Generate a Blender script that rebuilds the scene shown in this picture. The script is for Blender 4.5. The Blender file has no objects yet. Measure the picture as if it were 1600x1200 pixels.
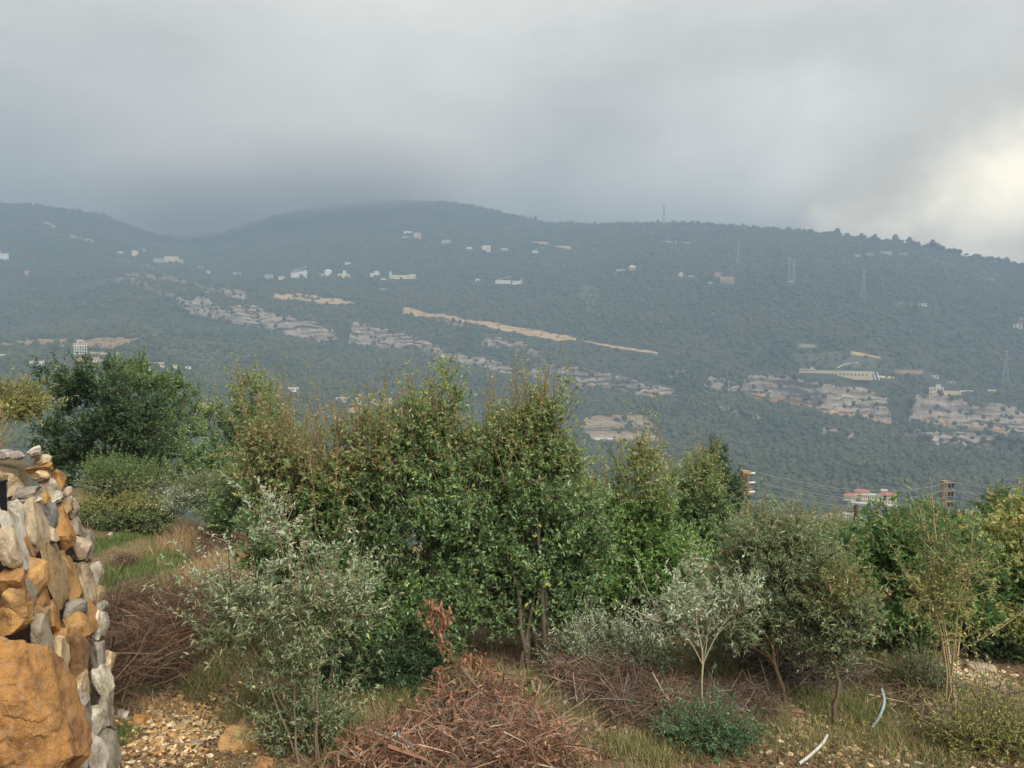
import bpy, math, random
import numpy as np
from mathutils import Vector

S = bpy.context.scene
COL = S.collection
# ------------------------------------------------------------------ camera
FPX = 1209.0                       # focal length in pixels of a 1600 px wide frame
PITCH = math.atan(80.0 / FPX)
cam = bpy.data.cameras.new('camera')
cam.sensor_width = 36.0
cam.lens = 36.0 * FPX / 1600.0
cam.clip_start = 0.05
cam.clip_end = 20000.0
camo = bpy.data.objects.new('camera', cam)
COL.objects.link(camo)
camo.location = (0, 0, 0)
camo.rotation_euler = (math.pi / 2 - PITCH, 0, 0)
S.camera = camo
# ------------------------------------------------------------------ exposure
S.view_settings.view_transform = 'Standard'
S.view_settings.look = 'None'
S.view_settings.gamma = 1.0
S.view_settings.use_curve_mapping = False
S.view_settings.exposure = 1.56
S.render.engine = 'CYCLES'
S.cycles.use_denoising = True
S.cycles.max_bounces = 6
S.cycles.diffuse_bounces = 3
S.cycles.glossy_bounces = 2
S.cycles.transmission_bounces = 4
S.cycles.transparent_max_bounces = 8
S.cycles.volume_bounces = 2
S.cycles.sample_clamp_indirect = 4.0
# ------------------------------------------------------------------ sun (overcast, from the right)
SUN_EL, SUN_AZ = math.radians(46), math.radians(146)      # azimuth from +Y towards +X
sd = Vector((math.sin(SUN_AZ) * math.cos(SUN_EL), math.cos(SUN_AZ) * math.cos(SUN_EL), math.sin(SUN_EL)))
sun = bpy.data.lights.new('sun', 'SUN')
sun.energy = 2.7
sun.angle = math.radians(36)
sun.color = (1.0, 0.95, 0.87)
suno = bpy.data.objects.new('sun', sun)
COL.objects.link(suno)
suno.rotation_euler = sd.to_track_quat('Z', 'Y').to_euler()
# ------------------------------------------------------------------ world: Nishita sky behind a full cloud deck
W = bpy.data.worlds.new('World')
S.world = W
W.use_nodes = True
wn, wl = W.node_tree.nodes, W.node_tree.links
wn.clear()


def N(nodes, t, **kw):
    n = nodes.new(t)
    for k, v in kw.items():
        setattr(n, k, v)
    return n


def pixdir(px, py):
    c, s = math.cos(PITCH), math.sin(PITCH)
    a, b = px - 800.0, -(py - 600.0)
    v = Vector((a, FPX * c + b * s, -FPX * s + b * c))
    return v


sky = N(wn, 'ShaderNodeTexSky', sky_type='NISHITA', sun_disc=False, sun_elevation=SUN_EL, sun_rotation=SUN_AZ)
bg1 = N(wn, 'ShaderNodeBackground')
bg1.inputs['Strength'].default_value = 0.12
wl.new(sky.outputs[0], bg1.inputs['Color'])
tc = N(wn, 'ShaderNodeTexCoord')


def wmath(op, a, b=None, c=None):
    n = N(wn, 'ShaderNodeMath', operation=op)
    for i, v in enumerate((a, b, c)):
        if v is None:
            continue
        if isinstance(v, (int, float)):
            n.inputs[i].default_value = v
        else:
            wl.new(v, n.inputs[i])
    return n.outputs[0]


def wnoise(scale, detail, offs, rough=0.55, dist=0.0, stretch=(1, 1, 1)):
    mp = N(wn, 'ShaderNodeMapping')
    mp.inputs['Location'].default_value = offs
    mp.inputs['Scale'].default_value = stretch
    wl.new(tc.outputs['Generated'], mp.inputs['Vector'])
    n = N(wn, 'ShaderNodeTexNoise')
    n.inputs['Scale'].default_value = scale
    n.inputs['Detail'].default_value = detail
    n.inputs['Roughness'].default_value = rough
    n.inputs['Distortion'].default_value = dist
    wl.new(mp.outputs[0], n.inputs['Vector'])
    return n.outputs[0]


# warped direction so that cloud edges are ragged
wz = N(wn, 'ShaderNodeTexNoise')
wz.inputs['Scale'].default_value = 3.2
wz.inputs['Detail'].default_value = 5.0
wz.inputs['Roughness'].default_value = 0.52
wl.new(tc.outputs['Generated'], wz.inputs['Vector'])
wsub = N(wn, 'ShaderNodeVectorMath', operation='SUBTRACT')
wl.new(wz.outputs['Color'], wsub.inputs[0])
wsub.inputs[1].default_value = (0.5, 0.5, 0.5)
wsc = N(wn, 'ShaderNodeVectorMath', operation='SCALE')
wl.new(wsub.outputs[0], wsc.inputs[0])
wsc.inputs['Scale'].default_value = 0.16
wad = N(wn, 'ShaderNodeVectorMath', operation='ADD')
wl.new(tc.outputs['Generated'], wad.inputs[0])
wl.new(wsc.outputs[0], wad.inputs[1])
wz2 = N(wn, 'ShaderNodeTexNoise')
wz2.inputs['Scale'].default_value = 9.0
wz2.inputs['Detail'].default_value = 6.0
wz2.inputs['Roughness'].default_value = 0.6
wl.new(tc.outputs['Generated'], wz2.inputs['Vector'])
wsub2 = N(wn, 'ShaderNodeVectorMath', operation='SUBTRACT')
wl.new(wz2.outputs['Color'], wsub2.inputs[0])
wsub2.inputs[1].default_value = (0.5, 0.5, 0.5)
wsc2 = N(wn, 'ShaderNodeVectorMath', operation='SCALE')
wl.new(wsub2.outputs[0], wsc2.inputs[0])
wsc2.inputs['Scale'].default_value = 0.11
wad2 = N(wn, 'ShaderNodeVectorMath', operation='ADD')
wl.new(wad.outputs[0], wad2.inputs[0])
wl.new(wsc2.outputs[0], wad2.inputs[1])
wdir = wad2.outputs[0]


def lobe(px, py, rad_px, power=1.0):
    """soft cloud mass in a direction of the sky: 1 in its middle, 0 beyond its radius"""
    d = pixdir(px, py).normalized()
    n = N(wn, 'ShaderNodeVectorMath', operation='DISTANCE')
    wl.new(wdir, n.inputs[0])
    n.inputs[1].default_value = d
    m = N(wn, 'ShaderNodeMapRange', interpolation_type='SMOOTHERSTEP')
    m.inputs['From Min'].default_value = 0.0
    m.inputs['From Max'].default_value = rad_px / FPX
    m.inputs['To Min'].default_value = 1.0
    m.inputs['To Max'].default_value = 0.0
    wl.new(n.outputs['Value'], m.inputs['Value'])
    return wmath('MULTIPLY', m.outputs[0], power)


SKY_BASE = 0.213
n1 = wnoise(1.7, 7, (3.1, 0.4, 1.7), 0.52, 0.15, (1, 1, 2.2))
n2 = wnoise(4.5, 8, (0.3, 5.4, 2.7), 0.58, 0.1, (1, 1, 2.6))
val = wmath('ADD', wmath('MULTIPLY', n1, 0.14), wmath('MULTIPLY', n2, 0.15))
n3 = wnoise(12.0, 6, (1.3, 2.4, 0.7), 0.6, 0.4, (1, 1, 2.4))
val = wmath('ADD', val, wmath('MULTIPLY', wmath('SUBTRACT', n3, 0.5), 0.07))
val = wmath('ADD', val, SKY_BASE)
LOBES = [(420, 280, 380, -0.035), (860, 240, 260, -0.03), (1000, 170, 200, -0.03), (1150, 100, 180, -0.025), (60, 260, 260, -0.02),
         (640, 10, 330, 0.06), (1330, 30, 200, -0.03), (1200, 270, 260, 0.16), (1430, 220, 260, 0.12), (1010, 320, 150, 0.10), (1250, 360, 200, 0.16),
         (1660, 290, 190, 0.12), (1700, 500, 330, 2.6), (1370, 430, 120, 1.4), (1520, 450, 120, 1.4)]
for Lb in LOBES:
    val = wmath('ADD', val, lobe(*Lb))
warm = wmath('ADD', lobe(1600, 370, 360, 1.0), lobe(1370, 390, 170, 0.6))
cool = N(wn, 'ShaderNodeRGB')
cool.outputs[0].default_value = (1.09, 1.035, 0.91, 1)
wrm = N(wn, 'ShaderNodeRGB')
wrm.outputs[0].default_value = (1.16, 1.0, 0.72, 1)
mx = N(wn, 'ShaderNodeMix', data_type='RGBA')
wl.new(warm, mx.inputs['Factor'])
wl.new(cool.outputs[0], mx.inputs['A'])
wl.new(wrm.outputs[0], mx.inputs['B'])
vs = N(wn, 'ShaderNodeVectorMath', operation='SCALE')
wl.new(mx.outputs['Result'], vs.inputs[0])
wl.new(val, vs.inputs['Scale'])
bg2 = N(wn, 'ShaderNodeBackground')
bg2.inputs['Strength'].default_value = 1.0
wl.new(vs.outputs[0], bg2.inputs['Color'])
mixs = N(wn, 'ShaderNodeMixShader')
mixs.inputs[0].default_value = 0.94
wl.new(bg1.outputs[0], mixs.inputs[1])
wl.new(bg2.outputs[0], mixs.inputs[2])
wo = N(wn, 'ShaderNodeOutputWorld')
wl.new(mixs.outputs[0], wo.inputs['Surface'])
W.cycles.sampling_method = 'MANUAL'
W.cycles.sample_map_resolution = 512

HAZE_DENSITY = 0.00066
HAZE_COLOR = (0.272, 0.36, 0.468)
# ------------------------------------------------------------------ helpers
rng = np.random.default_rng(7)
PI = math.pi


def L(r, g, b):
    """sRGB 0-255 to linear"""
    f = lambda c: (c / 255 / 12.92) if c / 255 <= 0.04045 else ((c / 255 + 0.055) / 1.055) ** 2.4
    return (f(r), f(g), f(b))


def hash3(i, j, k, seed):
    h = (i * 374761393 + j * 668265263 + k * 2147483647 + seed * 974711) & 0x7fffffff
    h = ((h ^ (h >> 13)) * 1274126177) & 0x7fffffff
    h = (h ^ (h >> 16)) & 0x7fffffff
    return h / float(0x7fffffff)


def vnoise(P, seed=0):
    """value noise in -1..1 at the points P (n,3)"""
    P = np.asarray(P, float)
    F = np.floor(P)
    t = P - F
    t = t * t * (3 - 2 * t)
    I = F.astype(np.int64)
    out = 0
    for a in (0, 1):
        wa = t[:, 0] if a else 1 - t[:, 0]
        for b in (0, 1):
            wb = t[:, 1] if b else 1 - t[:, 1]
            for c in (0, 1):
                wc = t[:, 2] if c else 1 - t[:, 2]
                out = out + wa * wb * wc * hash3(I[:, 0] + a, I[:, 1] + b, I[:, 2] + c, seed)
    return out * 2 - 1


def fbm(P, octaves=4, seed=0, gain=0.5):
    P = np.asarray(P, float)
    v, a, s = 0, 1.0, 0.0
    for o in range(octaves):
        v = v + a * vnoise(P * (2.03 ** o) + 17.3 * o, seed + o)
        s += a
        a *= gain
    return v / s


def P3(x, y, z=0.0):
    return np.stack([np.broadcast_to(np.asarray(c, float), np.broadcast(x, y, z).shape).ravel() for c in (x, y, z)], 1)


def mesh_np(name, V, polys, col=None, smooth=False):
    """polys: list of int arrays (m,k); all polygons of one array have k corners"""
    me = bpy.data.meshes.new(name)
    V = np.ascontiguousarray(V, np.float32)
    me.vertices.add(len(V))
    me.vertices.foreach_set('co', V.ravel())
    idx = np.concatenate([np.asarray(p, np.int32).ravel() for p in polys])
    tot = np.concatenate([np.full(len(p), np.asarray(p).shape[1], np.int32) for p in polys])
    st = np.concatenate([[0], np.cumsum(tot)[:-1]]).astype(np.int32)
    me.loops.add(len(idx))
    me.loops.foreach_set('vertex_index', idx)
    me.polygons.add(len(tot))
    me.polygons.foreach_set('loop_start', st)
    if smooth:
        me.polygons.foreach_set('use_smooth', np.ones(len(tot), bool))
    else:
        me.polygons.foreach_set('use_smooth', np.zeros(len(tot), bool))
    me.update(calc_edges=True)
    if col is not None:
        col = np.asarray(col, np.float32)
        if col.shape[1] == 3:
            col = np.concatenate([col, np.ones((len(col), 1), np.float32)], 1)
        at = me.attributes.new('col', 'FLOAT_COLOR', 'POINT')
        at.data.foreach_set('color', np.ascontiguousarray(col).ravel())
    return me


def link(name, me, mat=None, parent=None, loc=None, **props):
    o = bpy.data.objects.new(name, me)
    COL.objects.link(o)
    if mat is not None and me is not None and len(me.materials) == 0:
        me.materials.append(mat)
    if parent is not None:
        o.parent = parent
    if loc is not None:
        o.location = loc
    for k, v in props.items():
        if v is not None:
            o[k] = v
    return o


def thing(name, label, cat, loc=(0, 0, 0), rz=0.0, group=None):
    o = link(name, None, loc=loc, label=label, category=cat, group=group)
    o.rotation_euler = (0, 0, rz)
    o.empty_display_size = 0.3
    return o


def grid_faces(nr, nc):
    i = np.arange(nr - 1)[:, None] * nc + np.arange(nc - 1)[None, :]
    return np.stack([i, i + 1, i + nc + 1, i + nc], -1).reshape(-1, 4)


def norm(v):
    return v / np.maximum(np.linalg.norm(v, axis=-1, keepdims=True), 1e-9)


def tubes(Pts, R, sides=4):
    """Pts (n,k,3), R (n,k) -> verts, quads"""
    Pts = np.asarray(Pts, float)
    R = np.asarray(R, float)
    n, k, _ = Pts.shape
    T = np.empty_like(Pts)
    T[:, 1:-1] = Pts[:, 2:] - Pts[:, :-2]
    T[:, 0] = Pts[:, 1] - Pts[:, 0]
    T[:, -1] = Pts[:, -1] - Pts[:, -2]
    T = norm(T)
    ref = np.zeros((n, 1, 3))
    main = norm(Pts[:, -1] - Pts[:, 0])
    steep = np.abs(main[:, 2]) > 0.8
    ref[steep, 0] = (1, 0.1, 0)
    ref[~steep, 0] = (0, 0.1, 1)
    A = norm(np.cross(T, np.broadcast_to(ref, T.shape)))
    B = np.cross(T, A)
    ang = np.arange(sides) * 2 * PI / sides
    V = Pts[:, :, None, :] + R[:, :, None, None] * (A[:, :, None, :] * np.cos(ang)[None, None, :, None] + B[:, :, None, :] * np.sin(ang)[None, None, :, None])
    V = V.reshape(-1, 3)
    base = (np.arange(n)[:, None, None] * k + np.arange(k - 1)[None, :, None]) * sides
    s = np.arange(sides)[None, None, :]
    s2 = (s + 1) % sides
    F = np.stack([base + s, base + s2, base + sides + s2, base + sides + s], -1).reshape(-1, 4)
    return V, F


class MB:
    """collects pieces of one mesh"""
    def __init__(self):
        self.V, self.P, self.C, self.n = [], [], [], 0

    def add(self, V, F, c=None):
        V = np.asarray(V, float)
        F = np.asarray(F)
        self.V.append(V)
        self.P.append(F + self.n)
        if c is not None:
            c = np.asarray(c, float)
            self.C.append(np.broadcast_to(c, (len(V), 3)) if c.ndim == 1 else c)
        self.n += len(V)
        return self

    def box(self, lo, hi, c=None):
        x0, y0, z0 = lo
        x1, y1, z1 = hi
        V = [(x0, y0, z0), (x1, y0, z0), (x1, y1, z0), (x0, y1, z0), (x0, y0, z1), (x1, y0, z1), (x1, y1, z1), (x0, y1, z1)]
        F = [(3, 2, 1, 0), (4, 5, 6, 7), (0, 1, 5, 4), (1, 2, 6, 5), (2, 3, 7, 6), (3, 0, 4, 7)]
        return self.add(V, F, c)

    def beam(self, a, b, w, c=None):
        V, F = tubes(np.array([[a, b]], float), np.full((1, 2), w), 4)
        return self.add(V, F, c)

    def tube(self, pts, r, sides=6, c=None):
        pts = np.asarray(pts, float)
        r = np.full(len(pts), r) if np.isscalar(r) else np.asarray(r, float)
        V, F = tubes(pts[None], r[None], sides)
        return self.add(V, F, c)

    def mesh(self, name, smooth=False):
        pol = {}
        for p in self.P:
            pol.setdefault(p.shape[1], []).append(p)
        return mesh_np(name, np.concatenate(self.V), [np.concatenate(v) for v in pol.values()],
                       np.concatenate(self.C) if len(self.C) == len(self.V) and self.C else None, smooth)


def smooth_path(ctrl, n):
    """Catmull-Rom through control points"""
    c = np.asarray(ctrl, float)
    c = np.concatenate([[2 * c[0] - c[1]], c, [2 * c[-1] - c[-2]]])
    t = np.linspace(0, len(c) - 3 - 1e-6, n)
    i = t.astype(int)
    u = (t - i)[:, None]
    p0, p1, p2, p3 = c[i], c[i + 1], c[i + 2], c[i + 3]
    return 0.5 * (2 * p1 + (p2 - p0) * u + (2 * p0 - 5 * p1 + 4 * p2 - p3) * u ** 2 + (3 * p1 - p0 - 3 * p2 + p3) * u ** 3)


# ------------------------------------------------------------------ materials
def new_mat(name):
    m = bpy.data.materials.new(name)
    m.use_nodes = True
    nt = m.node_tree
    b = nt.nodes['Principled BSDF']
    return m, nt.nodes, nt.links, b


def noise_node(nd, lk, scale, detail=4, rough=0.55, coord=None, dist=0.0):
    n = nd.new('ShaderNodeTexNoise')
    n.inputs['Scale'].default_value = scale
    n.inputs['Detail'].default_value = detail
    n.inputs['Roughness'].default_value = rough
    n.inputs['Distortion'].default_value = dist
    if coord is not None:
        lk.new(coord, n.inputs['Vector'])
    return n


def ramp(nd, lk, src, stops):
    r = nd.new('ShaderNodeValToRGB')
    e = r.color_ramp.elements
    while len(e) < len(stops):
        e.new(0.5)
    for q, (p, c) in zip(e, stops):
        q.position = p
        q.color = (*c, 1) if len(c) == 3 else c
    lk.new(src, r.inputs[0])
    return r


def mixc(nd, lk, fac, a, b, mode='MIX'):
    m = nd.new('ShaderNodeMix')
    m.data_type = 'RGBA'
    m.blend_type = mode
    for s, v in (('Factor', fac), ('A', a), ('B', b)):
        if isinstance(v, (int, float)):
            m.inputs[s].default_value = v
        elif isinstance(v, tuple):
            m.inputs[s].default_value = (*v[:3], 1)
        else:
            lk.new(v, m.inputs[s])
    return m.outputs['Result']


def bump(nd, lk, b, h, strength, dist):
    n = nd.new('ShaderNodeBump')
    n.inputs['Strength'].default_value = strength
    n.inputs['Distance'].default_value = dist
    lk.new(h, n.inputs['Height'])
    lk.new(n.outputs[0], b.inputs['Normal'])


def flat_mat(name, c, rough=0.8, var=0.15, scale=3.0, metallic=0.0):
    m, nd, lk, b = new_mat(name)
    tc = nd.new('ShaderNodeTexCoord')
    n = noise_node(nd, lk, scale, 5, 0.6, tc.outputs['Object'])
    a = tuple(x * (1 - var) for x in c)
    d = tuple(min(1, x * (1 + var)) for x in c)
    r = ramp(nd, lk, n.outputs[0], [(0.3, a), (0.7, d)])
    lk.new(r.outputs[0], b.inputs['Base Color'])
    b.inputs['Roughness'].default_value = rough
    b.inputs['Metallic'].default_value = metallic
    return m


def leaf_mat(name, translucent=0.48, rough=0.5):
    """leaf colour comes with the leaf; light passes through thin blades"""
    m, nd, lk, b = new_mat(name)
    at = nd.new('ShaderNodeAttribute')
    at.attribute_name = 'col'
    lk.new(at.outputs['Color'], b.inputs['Base Color'])
    b.inputs['Roughness'].default_value = rough
    b.inputs['Specular IOR Level'].default_value = 0.35
    t = nd.new('ShaderNodeBsdfTranslucent')
    hs = nd.new('ShaderNodeHueSaturation')
    hs.inputs['Value'].default_value = 1.25
    hs.inputs['Saturation'].default_value = 0.95
    lk.new(at.outputs['Color'], hs.inputs['Color'])
    lk.new(hs.outputs[0], t.inputs['Color'])
    mx = nd.new('ShaderNodeMixShader')
    mx.inputs[0].default_value = translucent
    lk.new(b.outputs[0], mx.inputs[1])
    lk.new(t.outputs[0], mx.inputs[2])
    lk.new(mx.outputs[0], nd['Material Output'].inputs['Surface'])
    return m


M = {}
M['leaf'] = leaf_mat('leaf')
M['grass'] = leaf_mat('grass', 0.35, 0.6)


def col_mat(name, rough=0.85, bscale=40.0, bstr=0.3, bdist=0.01):
    m, nd, lk, b = new_mat(name)
    at = nd.new('ShaderNodeAttribute')
    at.attribute_name = 'col'
    tc = nd.new('ShaderNodeTexCoord')
    n = noise_node(nd, lk, bscale, 5, 0.6, tc.outputs['Object'])
    r = ramp(nd, lk, n.outputs[0], [(0.25, (0.65, 0.65, 0.65)), (0.75, (1.25, 1.25, 1.25))])
    lk.new(mixc(nd, lk, 1.0, at.outputs['Color'], r.outputs[0], 'MULTIPLY'), b.inputs['Base Color'])
    b.inputs['Roughness'].default_value = rough
    bump(nd, lk, b, n.outputs[0], bstr, bdist)
    return m


M['bark'] = col_mat('bark', 0.85, 60, 0.5, 0.01)
M['twig'] = col_mat('twig', 0.8, 80, 0.2, 0.003)
# ------------------------------------------------------------------ terrain: heights along every bearing
def curve(px, pts):
    p = np.array(pts, float)
    return np.interp(px, p[:, 0], p[:, 1])


AZ_IN = np.radians(np.linspace(-42, 42, 620))
AZ_OUT = np.radians(np.concatenate([np.linspace(45, 180, 46)]))
AZ = np.concatenate([-AZ_OUT[::-1], AZ_IN, AZ_OUT])
PXA = 800 + FPX * np.tan(np.clip(AZ, -PI / 4.2, PI / 4.2))       # picture column of a bearing
HOR = 520.0


def elev(py):                       # tangent of elevation, level with the eye at row 520
    return -(np.asarray(py, float) - HOR) / FPX


pc = np.clip(PXA, -80, 1680)
ca = 1.0 / np.cos(np.clip(AZ, -PI / 4.2, PI / 4.2))             # slant: forward metres to ground metres
rows_r, rows_z = [], []


def add_line(fwd, z):
    rows_r.append(np.broadcast_to(np.asarray(fwd, float), pc.shape) * ca)
    rows_z.append(np.broadcast_to(np.asarray(z, float), pc.shape))


lf = np.clip((420 - pc) / 300, 0, 1)                            # 1 on the left, where the ground stays level for longer
for d, zr, zl in [(0.0, -1.6, -1.6), (1.5, -1.75, -1.75), (3, -2.5, -2.5), (5, -3.2, -3.2), (6.5, -3.36, -3.3), (9, -3.5, -3.36), (11, -3.66, -3.38),
                  (14, -4.0, -3.42), (18, -5.0, -3.6), (25, -8, -5.2), (35, -12.5, -8.5), (60, -24, -16), (100, -40, -28), (250, -92, -52)]:
    add_line(d, zr * (1 - lf) + zl * lf)
r0 = curve(pc, [(0, 640), (400, 660), (800, 620), (1200, 580), (1600, 580)])
z0 = curve(pc, [(0, -50), (400, -92), (800, -142), (1200, -150), (1600, -152)])
add_line(r0 - 170, z0 - 14)
add_line(r0, z0)
y_mid = curve(pc, [(0, 548), (215, 545), (300, 575), (640, 638), (960, 688), (1200, 715), (1600, 735)])
r_mid = curve(pc, [(0, 980), (300, 960), (640, 900), (960, 860), (1600, 830)])
add_line(r_mid, elev(y_mid) * r_mid)
y1 = curve(pc, [(0, 520), (200, 492), (300, 500), (400, 515), (500, 535), (550, 538), (650, 550), (700, 562), (850, 600), (950, 612), (1050, 620),
                (1100, 605), (1200, 628), (1300, 647), (1390, 662), (1430, 662), (1500, 674), (1600, 690)])
y2 = curve(pc, [(0, 500), (200, 470), (300, 468), (400, 485), (500, 508), (550, 508), (650, 532), (700, 540), (850, 575), (950, 585), (1050, 600),
                (1100, 585), (1200, 588), (1300, 605), (1390, 632), (1430, 622), (1500, 632), (1600, 650)])
r1 = curve(pc, [(0, 1420), (300, 1450), (600, 1400), (1000, 1230), (1300, 1120), (1600, 1080)])
add_line(r1, elev(y1) * r1)
add_line(r1 + 22, elev(y2) * (r1 + 22))
y3 = curve(pc, [(0, 470), (200, 440), (330, 448), (430, 462), (540, 474), (640, 488), (800, 515), (900, 530), (1020, 550), (1150, 570), (1250, 578), (1360, 578),
                (1400, 592), (1450, 604), (1550, 608), (1600, 612)])
r3 = r1 + curve(pc, [(0, 160), (600, 190), (1000, 130), (1300, 110), (1600, 110)])
add_line(r3, elev(y3) * r3)
y4 = curve(pc, [(0, 400), (200, 408), (330, 425), (420, 433), (540, 431), (640, 432), (800, 440), (900, 438), (1000, 431), (1140, 441), (1240, 440), (1440, 476), (1600, 508)])
r4 = curve(pc, [(0, 2050), (300, 2000), (500, 1950), (800, 1850), (1200, 1600), (1600, 1400)])
add_line(r4, elev(y4) * r4)
y5 = curve(pc, [(-80, 318), (0, 321), (60, 323), (120, 331), (170, 339), (210, 356), (250, 368), (290, 374), (330, 372), (380, 358), (430, 341), (500, 328), (560, 321), (640, 316), (700, 319), (760, 328), (800, 339),
                (850, 349), (900, 353), (1000, 352), (1050, 350), (1100, 353), (1200, 359), (1300, 369), (1350, 377), (1400, 381), (1450, 388), (1500, 401), (1550, 411), (1600, 420), (1680, 440)])
r5 = curve(pc, [(0, 2550), (160, 2600), (300, 3100), (420, 3100), (640, 2900), (1000, 2500), (1300, 2200), (1600, 1950)])
add_line(r5, elev(y5) * r5)
add_line(r5 + 350, elev(y5) * r5 - 60)
add_line(np.maximum(r5 + 700, 2900), elev(y5) * r5 * 0.4)
RK, ZK = np.array(rows_r), np.array(rows_z)                      # (lines, bearings)
# behind the camera the slope goes on rising gently
back = np.clip((np.abs(AZ) - math.radians(48)) / math.radians(50), 0, 1)
back = back * back * (3 - 2 * back)
zb = np.interp(RK, [0, 5, 20, 100, 400, 1500, 5000], [-1.6, -1.3, 0.5, 14, 60, 150, 150])
# sideways the valley and its slopes go on level with the last bearing in view
ZK = ZK * (1 - back) + zb * back
COUNT = [5, 5, 8, 8, 14, 12, 16, 16, 12, 10, 8, 8, 8, 6, 8, 34, 34, 7, 20, 34, 44, 6, 5]
T_idx = [0.0]
for i, c in enumerate(COUNT):
    T_idx += list(i + np.arange(1, c + 1) / c)
T_idx = np.array(T_idx)
ii = np.minimum(T_idx.astype(int), len(RK) - 2)
fr = (T_idx - ii)[:, None]
RG = RK[ii] * (1 - fr) + RK[ii + 1] * fr
ZG = ZK[ii] * (1 - fr) + ZK[ii + 1] * fr
XG = RG * np.sin(AZ)[None]
YG = RG * np.cos(AZ)[None]
far_w = np.clip((RG - 120) / 500, 0, 1)
q = P3(XG / 210, YG / 210, 0.3)
relief = fbm(q, 4, 11).reshape(RG.shape)
gul = np.abs(fbm(P3((XG + YG * 0.15) / 95, YG / 420, 0.7), 3, 23).reshape(RG.shape))
ridge_w = np.where(T_idx > 20.4, np.clip((21.0 - T_idx) / 0.6, 0.12, 1), 1.0)[:, None]
ZG = ZG + far_w * ridge_w * (relief * 9 - (gul - 0.25) * 12)
near_w = np.clip(1 - RG / 60, 0, 1) * np.clip(RG / 4, 0, 1)
ZG = ZG + near_w * (fbm(P3(XG / 1.7, YG / 1.7, 0.1), 3, 5).reshape(RG.shape) * 0.10 + fbm(P3(XG / 0.4, YG / 0.4, 0.9), 2, 6).reshape(RG.shape) * 0.022)
SEAM = int(np.argmin(np.abs(T_idx - 10)))                        # the near ground ends, the mountain sheet begins
EL = ZG / (RG / ca[None])                                        # tangent of elevation against forward metres


def Zat(x, y):
    """terrain height under world points (vectorised bilinear along bearings)"""
    x, y = np.atleast_1d(np.asarray(x, float)), np.atleast_1d(np.asarray(y, float))
    a = np.arctan2(x, y)
    r = np.hypot(x, y)
    j = np.clip(np.searchsorted(AZ, a) - 1, 0, len(AZ) - 2)
    f = np.clip((a - AZ[j]) / (AZ[j + 1] - AZ[j]), 0, 1)
    out = np.empty(len(x))
    for k in range(len(x)):
        zz = []
        for jj in (j[k], j[k] + 1):
            zz.append(np.interp(r[k], RG[:, jj], ZG[:, jj]))
        out[k] = zz[0] * (1 - f[k]) + zz[1] * f[k]
    return out


def hit(px, py, t_min=14.0, t_max=22.0):
    """where the line of sight through a picture point meets the far terrain"""
    v = pixdir(px, py)
    a = math.atan2(v.x, v.y)
    e = v.z / v.y
    j = int(np.argmin(np.abs(AZ - a)))
    sel = np.where((T_idx >= t_min) & (T_idx <= t_max))[0]
    el, yy = EL[sel, j], (RG[sel, j] / ca[j])
    run = np.maximum.accumulate(el)
    k = int(np.argmax(run >= e)) if (run >= e).any() else len(sel) - 1
    if k == 0:
        Y = yy[0]
    else:
        f = np.clip((e - el[k - 1]) / max(el[k] - el[k - 1], 1e-6), 0, 1)
        Y = yy[k - 1] * (1 - f) + yy[k] * f
    X = Y * v.x / v.y
    return np.array([X, Y, float(Zat(X, Y)[0])])


def near(px, py):
    """where the line of sight meets the near ground"""
    v = pixdir(px, py)
    Y = np.arange(2.5, 60, 0.05)
    z = Zat(Y * v.x / v.y, Y)
    s = Y * v.z / v.y
    k = int(np.argmax(s <= z)) if (s <= z).any() else len(Y) - 1
    return np.array([Y[k] * v.x / v.y, Y[k], z[k]])


def at(px, py, Y):
    """the point of a line of sight at Y metres ahead"""
    v = pixdir(px, py)
    return np.array([Y * v.x / v.y, Y, Y * v.z / v.y])


nA = len(AZ)
wrap = lambda r: np.concatenate([r, r[:, :1]], 1)                # close the full circle
# soil material: red-brown earth, straw litter, stones
m, nd, lk, b = new_mat('soil')
tcn = nd.new('ShaderNodeTexCoord').outputs['Object']
n_big = noise_node(nd, lk, 0.7, 5, 0.6, tcn)
n_mid = noise_node(nd, lk, 4.5, 6, 0.65, tcn)
n_fine = noise_node(nd, lk, 38, 5, 0.7, tcn)
c1 = ramp(nd, lk, n_mid.outputs[0], [(0.28, L(74, 58, 42)), (0.5, L(112, 90, 66)), (0.72, L(150, 126, 96))]).outputs[0]
c2 = ramp(nd, lk, n_fine.outputs[0], [(0.3, L(70, 56, 40)), (0.55, L(112, 94, 68)), (0.8, L(166, 148, 118))]).outputs[0]
c3 = mixc(nd, lk, 0.5, c1, c2)
g = ramp(nd, lk, n_big.outputs[0], [(0.5, (0, 0, 0)), (0.66, (1, 1, 1))]).outputs[0]
cg = ramp(nd, lk, n_fine.outputs[0], [(0.3, L(58, 66, 34)), (0.7, L(112, 114, 66))]).outputs[0]
lk.new(mixc(nd, lk, g, c3, cg), b.inputs['Base Color'])
b.inputs['Roughness'].default_value = 0.95
bump(nd, lk, b, n_fine.outputs[0], 0.7, 0.03)
M['soil'] = m
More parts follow.
